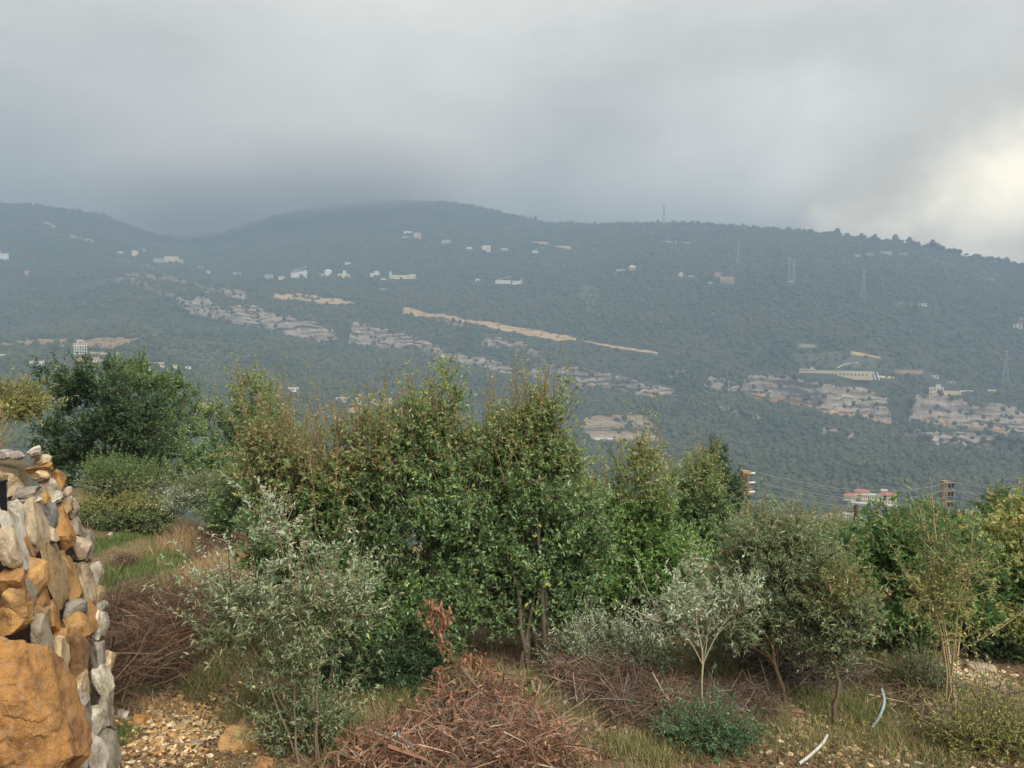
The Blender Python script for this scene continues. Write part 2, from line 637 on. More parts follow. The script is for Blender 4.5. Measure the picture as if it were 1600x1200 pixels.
# mountain material: scrub-covered slope seen from far
m, nd, lk, b = new_mat('scrub_slope')
tcn = nd.new('ShaderNodeTexCoord').outputs['Object']
n_a = noise_node(nd, lk, 0.006, 6, 0.6, tcn)
n_b = noise_node(nd, lk, 0.06, 6, 0.7, tcn)
n_c = noise_node(nd, lk, 0.02, 5, 0.6, tcn)
ca_ = ramp(nd, lk, n_b.outputs[0], [(0.3, L(40, 50, 31)), (0.55, L(54, 64, 40)), (0.78, L(84, 82, 58))]).outputs[0]
cb_ = ramp(nd, lk, n_a.outputs[0], [(0.35, L(50, 60, 38)), (0.65, L(72, 68, 48))]).outputs[0]
cc_ = mixc(nd, lk, 0.4, ca_, cb_)
rk = ramp(nd, lk, n_c.outputs[0], [(0.68, (0, 0, 0)), (0.80, (0.6, 0.6, 0.6))]).outputs[0]
lk.new(mixc(nd, lk, rk, cc_, L(128, 112, 88)), b.inputs['Base Color'])
b.inputs['Roughness'].default_value = 0.95
M['slope'] = m
V = np.stack([XG, YG, ZG], -1)
sl = slice(0, SEAM + 1)
Vn = np.concatenate([V[sl], V[sl, :1]], 1)
link('ground', mesh_np('ground', Vn.reshape(-1, 3), [grid_faces(SEAM + 1, nA + 1)], smooth=True), M['soil'], kind='structure',
     label='reddish brown stony ground of the near slope')
sl = slice(SEAM, None)
Vf = np.concatenate([V[sl], V[sl, :1]], 1)
link('mountain', mesh_np('mountain', Vf.reshape(-1, 3), [grid_faces(len(T_idx) - SEAM, nA + 1)], smooth=True), M['slope'], kind='structure',
     label='scrub covered mountainside across the valley under low cloud')


# ------------------------------------------------------------------ bare earth, tracks and terraces on the far slope
def earth_mat(name, c1, c2, c3):
    m, nd, lk, b = new_mat(name)
    t = nd.new('ShaderNodeTexCoord').outputs['Object']
    n = noise_node(nd, lk, 0.09, 6, 0.65, t)
    r = ramp(nd, lk, n.outputs[0], [(0.3, c1), (0.5, c2), (0.7, c3)])
    lk.new(r.outputs[0], b.inputs['Base Color'])
    b.inputs['Roughness'].default_value = 0.95
    return m


M['earth_tan'] = earth_mat('tan_earth', L(132, 108, 76), L(178, 148, 108), L(200, 172, 132))
M['earth_red'] = earth_mat('red_earth', L(106, 84, 64), L(138, 110, 84), L(160, 136, 108))
M['earth_grey'] = earth_mat('grey_earth', L(104, 100, 86), L(140, 132, 114), L(172, 164, 146))
M['earth_olive'] = earth_mat('olive_field', L(60, 68, 46), L(80, 84, 58), L(98, 94, 70))
CLEAR = []           # (x, y, radius) where no trees grow
CLEAR_PX = []        # closed picture outlines (unprojected) where no trees grow: (list of xy)


def patch(name, label, mat, top, bot, n=None, rows=5, lift=0.7, rough=1.9, kind='structure', seed=1):
    """a bare strip on the slope between an upper and a lower edge, ragged at the rim"""
    top, bot = np.array(top, float), np.array(bot, float)
    x0, x1 = max(top[0, 0], bot[0, 0]), min(top[-1, 0], bot[-1, 0])
    n = n or max(8, int((x1 - x0) / 3))
    xs = np.linspace(x0, x1, n)
    ja = vnoise(P3(xs / 7, seed, 0.2), seed) * rough + vnoise(P3(xs / 22, seed, 0.8), seed + 3) * rough
    jb = vnoise(P3(xs / 6, seed, 4.2), seed + 1) * rough + vnoise(P3(xs / 25, seed, 2.8), seed + 4) * rough
    ya, yb = np.interp(xs, top[:, 0], top[:, 1]) + ja, np.interp(xs, bot[:, 0], bot[:, 1]) + jb
    yb = np.maximum(yb, ya + 0.4)
    pts = np.zeros((rows, n, 3))
    for i in range(rows):
        f = i / (rows - 1)
        for k in range(n):
            h = hit(xs[k], ya[k] * (1 - f) + yb[k] * f)
            pts[i, k] = h + np.array([0, 0, lift + (rng.normal() * 0.7 if 0 < i < rows - 1 else 0)])
            if mat is not M['earth_olive'] or rng.random() < 0.35:
                CLEAR.append((h[0], h[1], 3.5 + 3 * rng.random()))
    low = pts.reshape(-1, 3)
    o = link(name, mesh_np(name, low, [grid_faces(rows, n)[:, ::-1]], smooth=True), mat, kind=kind, label=label)
    return o


patch('bare_earth', 'long ochre cut of bare earth sloping below the upper village', M['earth_tan'], [(428, 458), (470, 461), (520, 468), (556, 473)], [(428, 468), (470, 468), (505, 476), (556, 475)], seed=2)
patch('bare_earth', 'bright tan cut bank at the upper end of the slanting track', M['earth_tan'], [(630, 483), (660, 487), (692, 491)], [(630, 488), (650, 495), (692, 497)], seed=3)
patch('dirt_track', 'long tan dirt track slanting down across the mountainside above the cliffs', M['earth_tan'], [(690, 489), (730, 499), (790, 508), (850, 519), (900, 529)], [(690, 495), (730, 505), (790, 517), (850, 529), (900, 535)], seed=4)
patch('dirt_track', 'thin lower end of the slanting dirt track', M['earth_tan'], [(912, 532), (960, 541), (1028, 551)], [(912, 534), (960, 544), (1028, 554)], seed=5, rough=0.7)
patch('bare_earth', 'pinkish bare terraces above the concrete skeleton at the far left', M['earth_red'], [(-40, 527), (60, 529), (140, 531), (180, 529), (216, 529)], [(-40, 541), (60, 542), (110, 543), (180, 545), (216, 532)], seed=6, rows=7)
patch('bare_earth', 'pale flat yard beside the concrete skeleton', M['earth_grey'], [(138, 549), (200, 552)], [(138, 554), (200, 555)], seed=7)
patch('bare_earth', 'small tan clearing high on the ridge slope', M['earth_tan'], [(832, 378), (856, 379)], [(832, 380), (856, 382)], seed=8, rough=0.6)
patch('bare_earth', 'small bright tan clearing right of the upper clearing', M['earth_tan'], [(866, 384), (892, 385)], [(866, 386), (892, 390)], seed=9, rough=0.6)
patch('bare_earth', 'faint tan clearing below the skyline masts', M['earth_grey'], [(1040, 377), (1080, 379)], [(1040, 379), (1080, 382)], seed=10, rough=0.6)
patch('bare_earth', 'pale cutting above the long low building', M['earth_grey'], [(1248, 538), (1274, 539)], [(1248, 543), (1274, 544)], seed=11, rough=0.6)
patch('bare_earth', 'tan field strip right of the long low building', M['earth_tan'], [(1330, 549), (1376, 557)], [(1330, 554), (1376, 561)], seed=12, rough=0.8)
patch('field', 'olive coloured field above the long low building', M['earth_olive'], [(1240, 556), (1300, 548), (1370, 560)], [(1240, 575), (1300, 572), (1370, 575)], seed=13, rows=6, lift=0.4)
patch('bare_earth', 'reddish field strip left of the clifftop villa', M['earth_red'], [(1398, 579), (1442, 579)], [(1398, 585), (1442, 585)], seed=14, rough=0.8)
patch('bare_earth', 'pale bare scar beside the left hilltop', M['earth_grey'], [(64, 341), (86, 352)], [(64, 347), (86, 356)], seed=15)
patch('bare_earth', 'bright rocky scar on the left hill', M['earth_grey'], [(108, 367), (146, 376)], [(108, 372), (146, 380)], seed=16, rough=1.6)
patch('bare_earth', 'greyish waste ground in the valley below the big hillside complex', M['earth_grey'], [(1200, 806), (1290, 806), (1350, 795)], [(1200, 822), (1290, 822), (1350, 822)], seed=17, rows=5)
patch('bare_earth', 'tan scar shaped like an upturned drop in the middle forest', M['earth_olive'], [(905, 452), (918, 446), (936, 454)], [(905, 464), (921, 488), (936, 462)], seed=18, rough=0.8, lift=1.0)
patch('rubble_slope', 'white speckled rocky slope above the left village houses', M['earth_olive'], [(256, 536), (300, 531), (390, 540)], [(256, 560), (320, 572), (390, 560)], seed=19, rows=5, lift=0.2)

# the terraced field: steps held by low walls
ft = thing('terraced_field', 'brown terraced field with white strips along its lower edge', 'field')
edge_l = [(913, 668), (930, 655), (950, 649)]
NT = 11
Yb = np.linspace(650, 690, NT + 1)
lx = np.interp(Yb, [650, 655, 664, 676, 690], [935, 915, 907, 912, 930])
rx = np.interp(Yb, [650, 656, 664, 676, 690], [1002, 1012, 1018, 1022, 1026])
lx = lx + vnoise(P3(np.arange(NT + 1) * 1.3, 0.3, 0.1), 3) * 7
rx = rx + vnoise(P3(np.arange(NT + 1) * 1.2, 5.3, 0.1), 4) * 7
for i in range(NT):
    xs = np.linspace(lx[i], rx[i], 14)
    up = np.array([hit(x, Yb[i]) for x in xs])
    dn = np.array([hit(x, Yb[i + 1]) for x in np.linspace(lx[i + 1], rx[i + 1], 14)])
    for h in list(up) + list(dn) + list((up + dn) / 2):
        CLEAR.append((h[0], h[1], 4.0))
    wob = np.zeros((14, 3))
    wob[:, 2] = 0.5 * vnoise(P3(xs / 9, i * 1.7, 0.4), 9)
    lvl = dn + np.array([0, 0, 1.0]) + wob
    back_e = dn * 0.12 + up * 0.88
    back_e[:, 2] = lvl[:, 2] + 0.45 * (up[:, 2] - dn[:, 2])
    top = up + np.array([0, 0, 1.0])
    Vt = np.concatenate([lvl, back_e])
    link('terrace', mesh_np('terrace', Vt, [grid_faces(2, 14)]), M[('earth_olive', 'earth_red', 'earth_grey', 'earth_red')[(i * 3 + i // 3) % 4 if i else 3]], ft)
    link('terrace_wall', mesh_np('terrace_wall', np.concatenate([back_e, top]), [grid_faces(2, 14)]), M['earth_grey' if i % 2 else 'earth_red'], ft)
# ------------------------------------------------------------------ cliffs: stratified limestone bands standing out of the slope
m, nd, lk, b = new_mat('limestone_cliff')
tcn = nd.new('ShaderNodeTexCoord').outputs['Object']
mp = nd.new('ShaderNodeMapping')
mp.inputs['Scale'].default_value = (0.06, 0.06, 0.30)
lk.new(tcn, mp.inputs['Vector'])
n1_ = noise_node(nd, lk, 1.0, 6, 0.65, mp.outputs[0])
mp2 = nd.new('ShaderNodeMapping')
mp2.inputs['Scale'].default_value = (0.16, 0.16, 0.07)
lk.new(tcn, mp2.inputs['Vector'])
n2_ = noise_node(nd, lk, 1.0, 6, 0.65, mp2.outputs[0])
n3_ = noise_node(nd, lk, 0.05, 5, 0.6, tcn)
att = nd.new('ShaderNodeAttribute')
att.attribute_name = 'col'
ca1 = ramp(nd, lk, n1_.outputs[0], [(0.3, L(120, 110, 98)), (0.5, L(160, 146, 130)), (0.75, L(194, 178, 160))]).outputs[0]
ca2 = ramp(nd, lk, n2_.outputs[0], [(0.33, L(104, 98, 88)), (0.5, L(160, 148, 134)), (0.7, L(190, 176, 160))]).outputs[0]
cm = mixc(nd, lk, 0.38, ca1, ca2)
ad = nd.new('ShaderNodeMath')
ad.operation = 'ADD'
lk.new(att.outputs['Fac'], ad.inputs[0])
lk.new(n3_.outputs[0], ad.inputs[1])
oc = ramp(nd, lk, ad.outputs[0], [(0.92, (0, 0, 0)), (1.12, (1, 1, 1))]).outputs[0]
cm = mixc(nd, lk, oc, cm, L(196, 148, 106))
lk.new(cm, b.inputs['Base Color'])
b.inputs['Roughness'].default_value = 0.95
M['cliff'] = m
LEDGE = []


def cliff(label, top, bot, jit=0.25, gap=0.0, seed=1, ochre=0.45, step=2.0, ledge=0.10):
    top, bot = np.array(top, float), np.array(bot, float)
    x0, x1 = top[0, 0], top[-1, 0]
    n = max(6, int((x1 - x0) / step))
    xs = np.linspace(x0, x1, n)
    yt, yb = np.interp(xs, top[:, 0], top[:, 1]), np.interp(xs, bot[:, 0], bot[:, 1])
    h = yb - yt
    nz = fbm(P3(xs / 16, seed * 3.1, 0.3), 4, seed)
    nz2 = fbm(P3(xs / 9, seed * 1.7, 0.6), 3, seed + 7)
    yt = yt - 0.10 * h + h * (nz * jit * 1.3 + gap * 0.6 + np.clip(nz2 - 0.25, 0, 1) * gap * 4)
    yb = yb + h * nz2 * jit * 0.8
    e_ = np.clip(np.minimum(xs - x0, x1 - xs) / 9.0 + 0.12 * nz2, 0.05, 1) ** 0.6
    yt = yb - (yb - yt) * e_
    yt = np.minimum(yt, yb - 0.3)
    rows = 16
    P = np.zeros((rows + 3, n, 3))
    C = np.zeros((rows + 3, n, 3))
    BS = np.array([hit(xs[k], yb[k]) for k in range(n)])
    kw = min(15, n if n % 2 else n - 1)
    pad = kw // 2
    for q_ in (1, 2):
        e2 = np.pad(BS[:, q_], pad, mode='edge')
        BS[:, q_] = np.convolve(e2, np.ones(kw) / kw, mode='valid')
    for k in range(n):
        base = BS[k]
        Y = base[1]
        base[0] = Y * pixdir(xs[k], 600).x / pixdir(xs[k], 600).y
        dx = pixdir(xs[k], 600)
        fx = np.array([dx.x / dx.y, 1.0, 0])
        setb = 0.16 * (yb[k] - yt[k]) / FPX * Y
        zt = elev(yt[k]) * (Y + setb)
        for i in range(rows):
            f = i / (rows - 1)
            P[i + 1, k] = base + fx * setb * f
            P[i + 1, k, 2] = base[2] * (1 - f) + zt * f
            C[i + 1, k] = ochre * (1 - f) ** 1.2
        P[0, k] = P[1, k] - fx * 3 - np.array([0, 0, 6])
        back = hit(xs[k], yt[k] - 1.0)
        if back[1] < P[rows, k, 1] + 3:
            back = P[rows, k] + fx * 6
        P[rows + 1, k] = back - np.array([0, 0, 1.0])
        P[rows + 1, k, 2] = min(P[rows + 1, k, 2], P[rows, k, 2] + 0.2)
        P[rows + 2, k] = P[rows + 1, k] + fx * 4 - np.array([0, 0, 5])
    w = np.zeros(rows + 3)
    w[1:rows + 1] = 1
    q = P.reshape(-1, 3)
    wq = q + np.stack([fbm(q / 30, 3, seed + 51), fbm(q / 30, 3, seed + 52), fbm(q / 30, 3, seed + 53)], 1) * 9
    strat = vnoise(P3(wq[:, 0] / 60, wq[:, 1] / 60, wq[:, 2] / 3.4), seed + 20) * 2.2
    crack = -np.abs(fbm(P3(wq[:, 0] / 11, 0.3, wq[:, 2] / 26), 3, seed + 30)) * 1.0
    lump = fbm(wq / 17, 4, seed + 40) * 4.0
    disp = (strat + crack + lump + 1.5).reshape(rows + 3, n) * w[:, None]
    hh = np.clip((yb - yt) / 20, 0.15, 1.2)[None]
    P[:, :, 1] -= disp * hh
    o = link('cliff', mesh_np('cliff', P.reshape(-1, 3), [grid_faces(rows + 3, n)], C.reshape(-1, 3)), M['cliff'], kind='structure', label=label)
    for i in range(2, rows):
        for k in range(0, n):
            if rng.random() < ledge * (0.15 if (yb[k] - yt[k]) < 5 else 0.42):
                LEDGE.append(P[i, k] + np.array([0, 0.5, -0.5]))
    for k in range(n):
        if rng.random() < 0.4:
            LEDGE.append(P[1, k] - np.array([0, 5.0 + 4 * rng.random(), 3.0]))
        if rng.random() < 0.35:
            LEDGE.append(P[rows, k] + np.array([0, 1.0, -0.5 - 2.5 * rng.random()]))


cliff('broken grey cliff band on the left slope below the ochre cut', [(285, 470), (310, 466), (330, 472), (400, 485), (450, 495), (500, 508), (528, 517)],
      [(285, 480), (330, 492), (400, 508), (450, 522), (500, 532), (528, 528)], 0.45, 0.12, 2, 0.15)
cliff('long thin pale rock ledge high on the left slope', [(183, 404), (220, 410), (255, 419)], [(183, 408), (220, 416), (255, 426)], 0.4, 0.1, 3, 0.2)
cliff('blotched pinkish outcrop above the broken left cliff', [(322, 446), (360, 452), (390, 458)], [(322, 456), (360, 464), (390, 468)], 0.6, 0.2, 4, 0.2)
cliff('scattered small outcrops on the far left slope', [(172, 432), (220, 437), (300, 470)], [(172, 440), (220, 447), (300, 484)], 0.8, 0.35, 5, 0.15)
cliff('second scattered row of outcrops on the left slope', [(200, 425), (260, 430), (330, 444)], [(200, 434), (260, 439), (330, 452)], 0.8, 0.42, 15, 0.15)
cliff('grey limestone cliff beginning above the shrub tops at centre left', [(545, 507), (575, 512), (600, 515), (650, 531), (705, 546)], [(545, 537), (600, 541), (650, 552), (705, 562)], 0.22, 0.02, 6, 0.30)
cliff('upper tier of the middle cliff below the slanting track', [(752, 528), (790, 530), (848, 547)], [(752, 541), (800, 549), (848, 560)], 0.35, 0.08, 7, 0.25)
cliff('lower tier of the middle cliff behind the shrub shoots', [(665, 545), (760, 563), (835, 579)], [(665, 557), (760, 580), (835, 592)], 0.35, 0.08, 8, 0.2)
cliff('long middle cliff with an ochre base running down to the right', [(826, 572), (870, 573), (920, 580), (960, 588), (1000, 598), (1060, 609)],
      [(826, 590), (870, 601), (920, 607), (960, 613), (1000, 623), (1060, 621)], 0.2, 0.0, 9, 0.55)
cliff('short triangular cliff corner right of the middle cliff', [(1044, 577), (1065, 578), (1092, 589)], [(1044, 591), (1065, 588), (1092, 597)], 0.25, 0.05, 10, 0.15)
cliff('short cliff step left of the tall ochre cliff', [(1100, 587), (1130, 592), (1160, 602)], [(1100, 604), (1130, 608), (1160, 611)], 0.2, 0.03, 11, 0.3)
cliff('tall cliff with the brightest ochre base, ending at a wooded gully', [(1155, 599), (1170, 590), (1210, 588), (1240, 594), (1300, 607), (1350, 612), (1385, 622), (1396, 652)],
      [(1155, 618), (1200, 625), (1230, 632), (1260, 640), (1300, 650), (1350, 655), (1385, 661), (1396, 662)], 0.16, 0.0, 12, 0.62)
cliff('tall cliff under the cream clifftop villa', [(1422, 642), (1430, 622), (1460, 621), (1500, 627), (1550, 635), (1600, 641), (1680, 650)],
      [(1422, 652), (1450, 660), (1500, 663), (1550, 673), (1600, 681), (1680, 692)], 0.2, 0.0, 13, 0.45)
cliff('lower grey cliff tier at the right under the villa cliff', [(1412, 672), (1460, 673), (1520, 678), (1600, 691), (1680, 700)],
      [(1412, 684), (1460, 697), (1520, 703), (1600, 717), (1680, 727)], 0.25, 0.04, 14, 0.12)
cliff('thin broken ledge in the green slope below the tall ochre cliff', [(1068, 624), (1110, 632), (1150, 641), (1192, 650)], [(1068, 630), (1110, 638), (1150, 650), (1192, 656)], 0.4, 0.1, 16, 0.1)
cliff('small white outcrops below the ochre cliff', [(1278, 668), (1310, 668), (1352, 676)], [(1278, 676), (1310, 682), (1352, 688)], 0.7, 0.35, 17, 0.0)
cliff('small pale outcrops above the slanting track', [(676, 498), (720, 504), (746, 512)], [(676, 503), (720, 510), (746, 517)], 0.6, 0.3, 18, 0.1)

# ------------------------------------------------------------------ buildings across the valley
def wall_mat(name, c):
    return flat_mat(name, c, 0.85, 0.08, 0.6)


M['w_white'] = wall_mat('white_render', L(232, 230, 222))
M['w_cream'] = wall_mat('cream_render', L(232, 212, 172))
M['w_grey'] = wall_mat('grey_concrete', L(176, 176, 170))
M['w_tan'] = wall_mat('tan_stone', L(210, 176, 138))
M['w_pink'] = wall_mat('pink_render', L(214, 172, 154))
M['r_red'] = flat_mat('red_roof_tile', L(192, 108, 84), 0.8, 0.2, 1.2)
M['r_flat'] = flat_mat('flat_roof', L(196, 190, 180), 0.9, 0.12, 0.8)
M['r_white'] = flat_mat('white_roof', L(238, 238, 234), 0.7, 0.05, 0.8)
M['glass'] = flat_mat('dark_window', L(52, 58, 66), 0.25, 0.2, 0.5)
WIN = {}


def window_mesh(w, h):
    k = (round(w, 1), round(h, 1))
    if k not in WIN:
        WIN[k] = MB().box((-k[0] / 2, -0.06, -k[1] / 2), (k[0] / 2, 0.06, k[1] / 2)).mesh('window')
    return WIN[k]


def hip(mb, x0, x1, y0, y1, z, h, over=0.5):
    x0, x1, y0, y1 = x0 - over, x1 + over, y0 - over, y1 + over
    ins = min((x1 - x0), (y1 - y0)) / 2
    if x1 - x0 >= y1 - y0:
        r = [(x0 + ins, (y0 + y1) / 2, z + h), (x1 - ins + 0.01, (y0 + y1) / 2, z + h)]
    else:
        r = [((x0 + x1) / 2, y0 + ins, z + h), ((x0 + x1) / 2, y1 - ins + 0.01, z + h)]
    Vv = [(x0, y0, z), (x1, y0, z), (x1, y1, z), (x0, y1, z)] + r
    if x1 - x0 >= y1 - y0:
        mb.add(Vv, [(0, 1, 5, 4), (2, 3, 4, 5)])
        mb.add(Vv, [(1, 2, 5), (3, 0, 4)])
    else:
        mb.add(Vv, [(1, 2, 5, 4), (3, 0, 4, 5)])
        mb.add(Vv, [(0, 1, 4), (2, 3, 5)])
    mb.add(Vv[:4], [(3, 2, 1, 0)])


def block(t, x0, x1, y0, y1, z0, z1, wm, roof, floors=2, bays=3, win=True, rm=None, sides=True):
    """one block of a building: wall, roof and its windows"""
    link('wall', MB().box((x0, y0, z0 - 6 if z0 == 0 else z0), (x1, y1, z1)).mesh('wall'), M[wm], t)
    mb = MB()
    if roof == 'hip':
        hip(mb, x0, x1, y0, y1, z1, min(x1 - x0, y1 - y0) * 0.28)
        link('roof', mb.mesh('roof'), M[rm or 'r_red'], t)
    elif roof == 'flat':
        mb.box((x0 - 0.3, y0 - 0.3, z1), (x1 + 0.3, y1 + 0.3, z1 + 0.35))
        link('roof', mb.mesh('roof'), M[rm or 'r_flat'], t)
    elif roof == 'mono':
        e, hh = 0.8, (y1 - y0) * 0.45 + (x1 - x0) * 0.1
        Vv = [(x0 - e, y0 - e, z1), (x1 + e, y0 - e, z1 + hh), (x1 + e, y1 + e, z1 + hh), (x0 - e, y1 + e, z1)]
        Vv += [(a, b_, c - 0.5) for a, b_, c in Vv]
        mb.add(Vv, [(0, 1, 2, 3), (7, 6, 5, 4), (0, 4, 5, 1), (1, 5, 6, 2), (2, 6, 7, 3), (3, 7, 4, 0)])
        link('roof', mb.mesh('roof'), M[rm or 'r_white'], t)
    if not win:
        return
    fh = (z1 - z0) / floors
    bw = (x1 - x0) / bays
    wmh = window_mesh(min(bw * 0.5, 2.6), min(fh * 0.5, 1.9))
    for f in range(floors):
        for k in range(bays):
            link('window', wmh, M['glass'], t, (x0 + bw * (k + 0.5), y0 - 0.03, z0 + fh * (f + 0.52)))


def house(name, label, px, py, w, h, wm='w_white', roof='flat', floors=2, bays=3, yaw=0.0, depth=0.7, win=True, rm=None, cat='house', extra=None, group=None):
    p = hit(px, py)
    s = p[1] / FPX
    Wd, H = w * s, h * s
    t = thing(name, label, cat, tuple(p), -math.atan2(p[0], p[1]) + math.radians(yaw), group)
    D = max(Wd * depth, 4)
    block(t, -Wd / 2, Wd / 2, 0, D, 0, H, wm, roof, floors, bays, win, rm)
    if extra:
        for (ex0, ex1, ey0, ey1, ez0, ez1, ewm, ero, efl, eb) in extra:     # in shares of the main block
            block(t, ex0 * Wd, ex1 * Wd, ey0 * D, ey1 * D, ez0 * H, ez1 * H, ewm, ero, efl, eb, eb > 0, rm)
    u = p[:2] / np.linalg.norm(p[:2])
    for k in np.linspace(-0.6, 0.6, max(2, int(Wd / 8) + 2)):
        for dd in (-14, -6, D * 0.5):
            q = p[:2] + u * dd + np.array([u[1], -u[0]]) * k * Wd
            CLEAR.append((q[0], q[1], 7.5))
    return t


B = house
B('apartment_building', 'hazy square block standing on the left hilltop skyline', 127, 330, 22, 8, 'w_grey', 'flat', 3, 6, cat='building')
B('house', 'pale house with a tan roof at the far left edge of the hillside', 4, 406, 16, 10, 'w_white', 'flat', 2, 3, rm='r_flat', extra=[(-0.6, -0.1, 0, 0.6, 1.05, 1.4, 'w_tan', 'flat', 1, 2)])
B('house', 'small tan house alone in the scrub on the left slope', 43, 431, 8, 7, 'w_tan', 'hip', 1, 2)
B('house', 'square cream house above the thin rock ledge on the left hill', 211, 400, 9, 8, 'w_cream', 'flat', 2, 2)
B('house', 'low white house left of the square cream house', 188, 396, 8, 3, 'w_white', 'flat', 1, 2)
B('house', 'pale villa behind the square cream house', 222, 393, 10, 4, 'w_grey', 'flat', 1, 2)
B('villa', 'large cream villa with a grey wing on the left hill', 268, 411, 20, 10, 'w_cream', 'flat', 3, 5, extra=[(0.5, 0.85, 0.1, 0.8, 0, 0.6, 'w_grey', 'flat', 1, 2)])
B('house', 'grey unfinished house beside the large cream villa', 248, 412, 14, 8, 'w_grey', 'flat', 2, 4)
B('house', 'tiny white house on the slope right of the cream villa', 313, 420, 8, 3, 'w_white', 'flat', 1, 2)
B('house', 'tiny white house lowest in the line right of the cream villa', 325, 426, 6, 3, 'w_white', 'flat', 1, 1)
B('house', 'pale house hidden in trees at the left end of the upper village', 370, 430, 12, 4, 'w_grey', 'flat', 1, 3)
B('house', 'grey box-like house second from the left in the upper village', 420, 436, 13, 7, 'w_grey', 'flat', 2, 3)
B('house', 'low cream house just below the grey box-like house', 440, 437, 9, 5, 'w_cream', 'flat', 1, 2)
B('apartment_building', 'white terraced building with a sloping roof in the upper village', 467, 434, 24, 8, 'w_white', 'mono', 2, 6, cat='building', extra=[(-0.25, 0.5, 0.3, 0.9, 1.0, 1.5, 'w_white', 'flat', 1, 4)])
B('house', 'tall white gabled house in the middle of the upper village', 513, 431, 11, 8, 'w_white', 'hip', 2, 3, rm='r_white')
B('house', 'low white annex left of the tall gabled house', 502, 431, 7, 3, 'w_white', 'flat', 1, 1)
B('house', 'wide cream house with a flat overhanging roof in the upper village', 537, 434, 18, 6, 'w_cream', 'flat', 1, 4, extra=[(-0.05, 0.2, 0.2, 0.6, 1.05, 1.9, 'w_white', 'flat', 1, 1)])
B('house', 'single white house above the upper village', 543, 413, 8, 3, 'w_white', 'flat', 1, 2)
B('house', 'two storey white house right of the wide cream house', 586, 432, 15, 5, 'w_white', 'flat', 1, 4, extra=[(-0.1, 0.4, 0.2, 0.8, 1.05, 1.7, 'w_cream', 'flat', 1, 2)])
B('shed', 'low white shed in front of the upper village', 599, 437, 7, 2, 'w_white', 'flat', 1, 1, win=False)
B('school_building', 'long cream row building with a white tower at its left end', 630, 436, 38, 6, 'w_cream', 'flat', 1, 10, depth=0.3, cat='building', extra=[(-0.56, -0.47, 0, 0.5, 0, 1.9, 'w_white', 'flat', 3, 1), (0.25, 0.5, 0.1, 0.8, 1.06, 1.3, 'w_white', 'flat', 1, 3)])
B('house', 'faint grey house below the long row building', 598, 453, 10, 2, 'w_grey', 'flat', 1, 2)
B('tower_house', 'tall pinkish square house high under the cloud', 652, 374, 11, 10, 'w_pink', 'flat', 3, 3, cat='house')
B('house', 'low white house left above the tall pinkish house', 637, 364, 12, 3, 'w_white', 'flat', 1, 3)
B('house', 'low white house left beside the tall pinkish house', 634, 372, 9, 2, 'w_white', 'flat', 1, 2)
B('house', 'pale house right below the tall pinkish house', 697, 380, 14, 5, 'w_grey', 'flat', 1, 3)
B('house', 'flat pale house at the left end of the high hamlet', 733, 389, 9, 3, 'w_white', 'flat', 1, 2)
B('house', 'white house with reddish walls in the high hamlet', 760, 393, 13, 9, 'w_white', 'flat', 2, 3, extra=[(-0.1, 0.4, -0.02, 0.1, 0.25, 0.8, 'w_pink', 'flat', 1, 0)])
B('house', 'low white house at the right end of the high hamlet', 788, 391, 10, 3, 'w_white', 'flat', 1, 3)
B('house', 'small white house with a slanted roof below the high clearings', 836, 395, 9, 3, 'w_white', 'mono', 1, 2)
B('hall', 'white hall with one big slanted roof rising to the right', 786, 443, 24, 5, 'w_white', 'mono', 1, 6, depth=0.4, cat='building')
B('house', 'white house directly right of the slanted hall', 808, 444, 15, 5, 'w_white', 'flat', 1, 4, extra=[(0.4, 0.5, 0.1, 0.5, 1.0, 1.8, 'w_white', 'flat', 1, 1)])
B('house', 'tiny white house left of the slanted hall', 746, 440, 6, 4, 'w_white', 'flat', 1, 1)
B('house', 'low white strip-like house in the middle forest', 970, 423, 13, 2, 'w_white', 'flat', 1, 4)
B('hall', 'hall with a rounded roof in the middle forest', 988, 422, 11, 5, 'w_tan', 'hip', 1, 3, rm='r_white', cat='building')
B('house', 'small steep white house below the skyline masts', 1064, 432, 7, 5, 'w_cream', 'hip', 1, 2, rm='r_white')
B('house', 'tiny white wall-like house right of the steep white house', 1079, 432, 8, 1.6, 'w_white', 'flat', 1, 2)
B('apartment_building', 'wide tan building with white balcony bands on the right slope', 1136, 443, 21, 10, 'w_tan', 'flat', 3, 6, cat='building', extra=[(-0.52, 0.1, -0.1, 0, 0.30, 0.42, 'w_white', 'flat', 1, 0), (-0.52, 0.3, -0.1, 0, 0.66, 0.76, 'w_white', 'flat', 1, 0)])
B('house', 'pale house just above the wide tan building', 1122, 432, 10, 6, 'w_pink', 'flat', 2, 3)
B('house', 'tiny white house left of the wide tan building', 1110, 443, 6, 2.4, 'w_white', 'flat', 1, 1)
B('house', 'white flat house at the foot of a pylon on the right slope', 1236, 441, 9, 2, 'w_white', 'flat', 1, 2)
B('house', 'pale house leftmost in the row under the right skyline', 1340, 401, 8, 3, 'w_white', 'flat', 1, 2)
B('house', 'greenish white house second in the row under the right skyline', 1359, 399, 11, 4, 'w_grey', 'flat', 1, 3)
B('house', 'wide pale house in the middle of the row under the right skyline', 1384, 397, 16, 4, 'w_cream', 'flat', 1, 4)
B('house', 'flat pale house rightmost in the row under the right skyline', 1412, 398, 13, 3, 'w_grey', 'flat', 1, 3)
B('house', 'bright white house with a dark opening on the right slope', 1442, 478, 11, 4, 'w_white', 'flat', 1, 2)
B('house', 'tiny pinkish white house left of the bright white one', 1407, 474, 5, 2.6, 'w_pink', 'flat', 1, 1)
